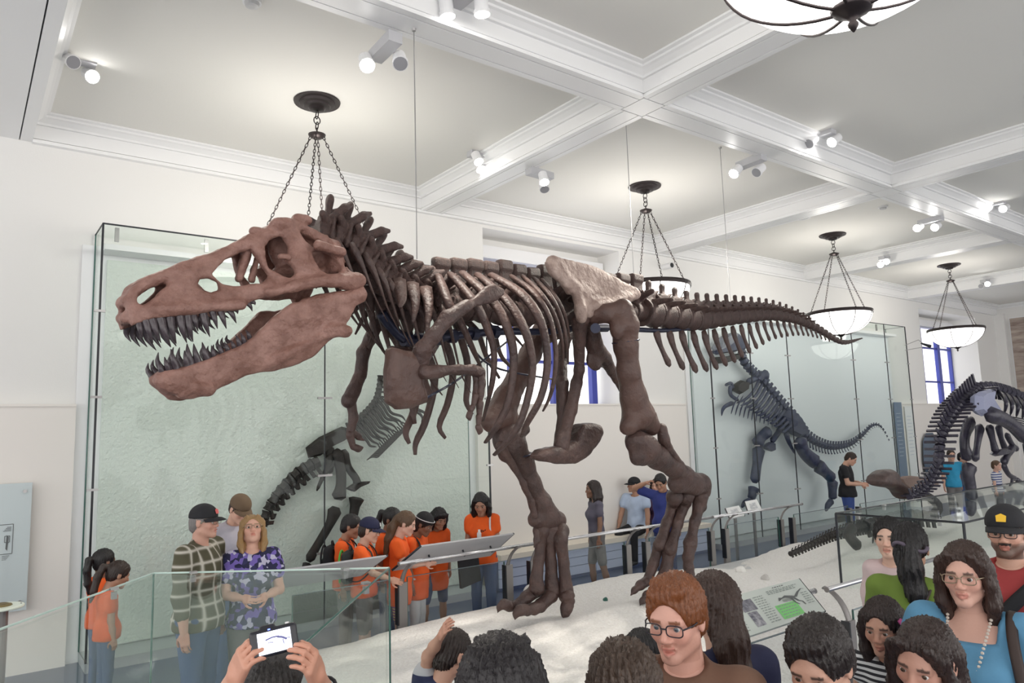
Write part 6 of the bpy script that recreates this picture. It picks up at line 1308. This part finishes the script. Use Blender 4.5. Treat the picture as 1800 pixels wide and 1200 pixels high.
# woman in light blue: necklace, shoulder strap, watch, papers
nb = MB()
P0 = spline([ib['tor'](*p) for p in ((-.075, .055, 1.46), (-.062, .135, 1.38), (-.035, .185, 1.27), (0, .20, 1.17), (.035, .185, 1.27), (.062, .135, 1.38), (.075, .055, 1.46))], 44)
for p in P0: nb.lathe([(.001, -.006), (.006, -.003), (.006, .003), (.001, .006)], 6, tuple(p))
obj('necklace', nb.me('necklace'), mat('pale_beads', (.62, .55, .48), .3), rb)
strap((rb, ib), ((-.13, -.10, 1.44), (-.135, .0, 1.485), (-.15, .10, 1.40), (-.18, .17, 1.25), (-.2, .16, 1.05), (-.22, .1, .9)), BROWNL, .02, 'bag_strap')
for sg, S0, E, Wr, up, fo in ib['arms']:
    if sg < 0:
        c = Wr-fo*.03; a_ = unit(np.cross(fo, (0, 0, 1))); b_ = np.cross(fo, a_)
        vv, ff = tube([c+.034*(a_*math.cos(t)+b_*math.sin(t)) for t in np.linspace(0, 2*math.pi, 17)], .009, 5, .5, cap=False); obj('wristwatch', mesh('watch', vv, ff, True), mat('watch_silver', (.7, .68, .66), .25, metal=.8), rb)
def worldof(P, q): r_, i_ = P; c, s_ = math.cos(i_['rz']), math.sin(i_['rz']); return np.array([i_['loc'][0]+c*q[0]-s_*q[1], i_['loc'][1]+s_*q[0]+c*q[1], q[2]])
hw = [worldof((rb, ib), a[3]+a[5]*.09) for a in ib['arms']]; mid = (hw[0]+hw[1])/2
t = empty('folded_leaflet', tuple(mid)); tag(t, 'white folded leaflet held by the woman in light blue', 'leaflet')
for k in range(2): obj('sheet', MB().hexa([tuple(Matrix.Rotation(ib['rz'], 3, 'Z')@Vector(q)) for q in ((-.12, -.02, .0+k*.006), (.12, -.02, .0+k*.006), (.13, .16, .05+k*.01), (-.11, .16, .05+k*.01), (-.12, -.02, .003+k*.006), (.12, -.02, .003+k*.006), (.13, .16, .053+k*.01), (-.11, .16, .053+k*.01))]).me('sheet'), WHT, t)
# compact camera held up in the left foreground
cp = CP+ray(482, 1126)*1.80; d = -ray(482, 1126); d = d/np.linalg.norm(d); rt = unit(_r*math.cos(RAD(14))+_u*math.sin(RAD(14))); rt = unit(rt-d*(rt@d)); upv = np.cross(d, rt)
t = empty('compact_camera', tuple(cp)); tag(t, 'compact camera with glowing screen held up in the left foreground', 'camera')
t.matrix_world = Matrix([[rt[i], upv[i], d[i], cp[i]] for i in range(3)]+[[0, 0, 0, 1]])
V = Vol((-.06, -.04, -.02), (.06, .045, .02), .003); V.box((0, 0, 0), (.056, .033, .013), .008, .003); V.box((-.012, .033, -.002), (.018, .008, .009), .004, .004)
obj('camera_body', V.me('camera_body'), mat('camera_black', (.015, .015, .02), .3), t)
scr = mat('camera_screen', (.80, .84, 1.0), .2, emit=1.3)
obj('screen', MB().box((-.038, -.026, .0128), (.040, .024, .0145)).me('screen'), scr, t)
q = MB(); 
for a, b, w in (((-.02, .006), (.012, .009), .002), ((.008, .008), (.03, -.002), .0028), ((-.016, -.002), (-.002, -.003), .001), ((.02, .0), (.022, -.012), .0012), ((.028, -.001), (.038, -.001), .001)):
    q.tube([(a[0], a[1], .0147), ((a[0]+b[0])/2, (a[1]+b[1])/2+.002, .0147), (b[0], b[1], .0147)], w, 5, .15, up=(0, 0, 1))
obj('screen_picture', q.me('pic'), mat('screen_ink', (.15, .15, .35), .4), t)
obj('lens_barrel', MB().tube([(-.0, 0, -.012), (-.0, 0, -.035)], .022, 18).me('barrel'), M_black, t); obj('shutter_button', MB().tube([(.035, .033, 0), (.035, .037, 0)], .006, 10).me('button'), M_steel, t)
obj('indicator_light', MB().box((-.012, .0275, .0128), (-.006, .0305, .014)).me('led'), mat('blue_led', (.1, .15, 1), .3, emit=3), t)
for sg, S0, E, Wr, up, fo in ic['arms']:
    if sg > 0:
        c = Wr-fo*.045; a_ = unit(np.cross(fo, (0, 0, 1))); b_ = np.cross(fo, a_)
        vv, ff = tube([c+.034*(a_*math.cos(q_)+b_*math.sin(q_)) for q_ in np.linspace(0, 2*math.pi, 17)], .005, 5, cap=False); obj('wrist_band', mesh('band', vv, ff, True), BLK, rc)
# straps, clips, prints
strap(p_rsh, ((-.15, .0, 1.475), (-.11, .12, 1.42), (0, .165, 1.29), (.12, .15, 1.12), (.17, .08, 1.0)), BLK, .03, 'bag_strap')
strap(p_grn, ((.12, .09, 1.44), (.11, -.02, 1.48), (.07, -.12, 1.38), (-.04, -.145, 1.2), (-.15, -.1, 1.02)), BROWNL, .015, 'bag_strap')
strap(p_tall, ((-.13, -.08, 1.43), (-.13, .0, 1.485), (-.13, .1, 1.40), (-.14, .125, 1.25), (-.16, .1, 1.08)), WHT, .012, 'bag_strap')
strap(p_bea, ((.12, -.12, 1.40), (.12, -.0, 1.485), (.12, .1, 1.40), (.13, .11, 1.25)), BLK, .024, 'pack_strap')
inhead(p_girl, 'hair_clip', MB().tube([(-.088, .045, .06), (-.104, .035, .03), (-.108, .03, .005)], [.010, .014, .008], 8).me('clip', True), PINK)
V = Vol((-.11, -.13, .0), (.11, .12, .15), .008); V.ell((0, -.014, .035), (.087, .107, .1), .01); V.clip(2, .022); inhead(p_bea, 'beanie', V.me('beanie'), BLK)
inhead(p_bea, 'beanie_stripe', MB().tube([(.091*math.cos(a), -.014+.111*math.sin(a), .055+.01*math.sin(a)) for a in np.linspace(0, 2*math.pi, 25)], .004, 6, cap=False).me('stripe', True), WHT)
inhead(p_grn, 'hair_band', MB().tube([(.075*math.cos(a), -.10+.03*math.sin(a)-.0, .02+.02*math.sin(2*a)) for a in np.linspace(math.pi, 2*math.pi, 13)], .010, 6).me('band', True), mat('lilac_band', (.09, .07, .1), .6))
def chestprint(P, n=8, z=1.28, m=None):
    r_, i_ = P; q = MB(); rr = random.Random(n)
    for k in range(n):
        x = -.09+.18*k/(n-1); h = .012+.012*rr.random(); p = [i_['tor'](x+a, .148-.9*x*x, z+b) for a, b in ((-.008, -h), (.008, -h), (.008, h), (-.008, h))]; q.add(p+[pp-np.array([0, .012, 0]) for pp in p], [(0, 1, 2, 3), (7, 6, 5, 4), (0, 4, 5, 1), (2, 6, 7, 3)])
    obj('shirt_print', q.me('print'), m or mat('shirt_ink', (.06, .03, .02), .8), r_)
chestprint(p_tall); chestprint(p_bob, 7, 1.24)
# backpacks
def backpack(P, lb, col, trim):
    r_, i_ = P; T = i_['tor']; s_ = i_['s']; t = empty('backpack', (i_['loc'][0], i_['loc'][1], 0), i_['rz']); tag(t, lb, 'backpack')
    c = T(0, -.19, 1.22); V = Vol(c-.25, c+.25, .016); V.box(c, np.array([.15, .075, .2])*s_, .05, .02); V.box(c+np.array([0, -.07, -.06])*s_, np.array([.11, .04, .1])*s_, .03, .02); obj('pack', V.me('pack'), col, t)
    for sg in (-1, 1):
        vv, ff = tube(spline([T(.10*sg, -.13, 1.38), T(.115*sg, -.02, 1.49), T(.12*sg, .12, 1.40), T(.14*sg, .13, 1.22), T(.17*sg, .0, 1.08), T(.12*sg, -.14, 1.06)], 24), .02*s_, 6, .4, up=(0, 1, 0)); obj('strap', mesh('strap', vv, ff, True), col, t)
    vv, ff = tube(spline([T(-.13, -.27, 1.05), T(-.13, -.28, 1.3), T(0, -.28, 1.42), T(.13, -.28, 1.3), T(.13, -.27, 1.05)], 20), .01, 6); obj('piping', mesh('piping', vv, ff, True), trim, t)
    vv, ff = tube(spline([T(-.04, -.16, 1.41), T(0, -.17, 1.47), T(.04, -.16, 1.41)], 8), .012, 6); obj('grab_handle', mesh('handle', vv, ff, True), col, t)
backpack((rk1, ik1), 'black backpack on the boy behind the navy cap', BLK, BLK); backpack((rk2, ik2), 'black and green backpack on the boy in the navy cap', cloth('charcoal_cloth', (.03, .035, .035)), mat('green_trim', (.08, .42, .05), .5))
# black bag beside the girl with the bob, white object in the tall girl's hands
p = onY(826, 1000, 6.62); t = empty('black_tote_bag', (p[0], p[1], p[2]-.13)); tag(t, 'flat black tote bag hanging between the two girls in orange', 'bag')
obj('bag', MB().hexa([(-.12, -.02, -.05), (.13, -.02, .0), (.13, .02, .0), (-.12, .02, -.05), (-.15, -.012, .26), (.10, -.012, .30), (.10, .012, .30), (-.15, .012, .26)]).me('bag'), BLK, t)
obj('bag_handle', MB().tube(spline([(-.1, 0, .26), (-.04, 0, .36), (.05, 0, .29)], 10), .007, 6).me('handle', True), BLK, t)
hw = [worldof(p_tall, a[3]+a[5]*.08) for a in p_tall[1]['arms']]; mid = (hw[0]+hw[1])/2
t = empty('white_bottle', tuple(mid)); tag(t, 'small white bottle in the hands of the tall girl in orange', 'bottle')
obj('bottle_body', MB().lathe([(.018, -.03), (.024, -.02), (.024, .09), (.014, .105)], 12).me('bottle', True), WHT, t); obj('bottle_cap', MB().lathe([(.013, .105), (.013, .13)], 10).me('cap'), M_white, t)
bpy.context.view_layer.update()
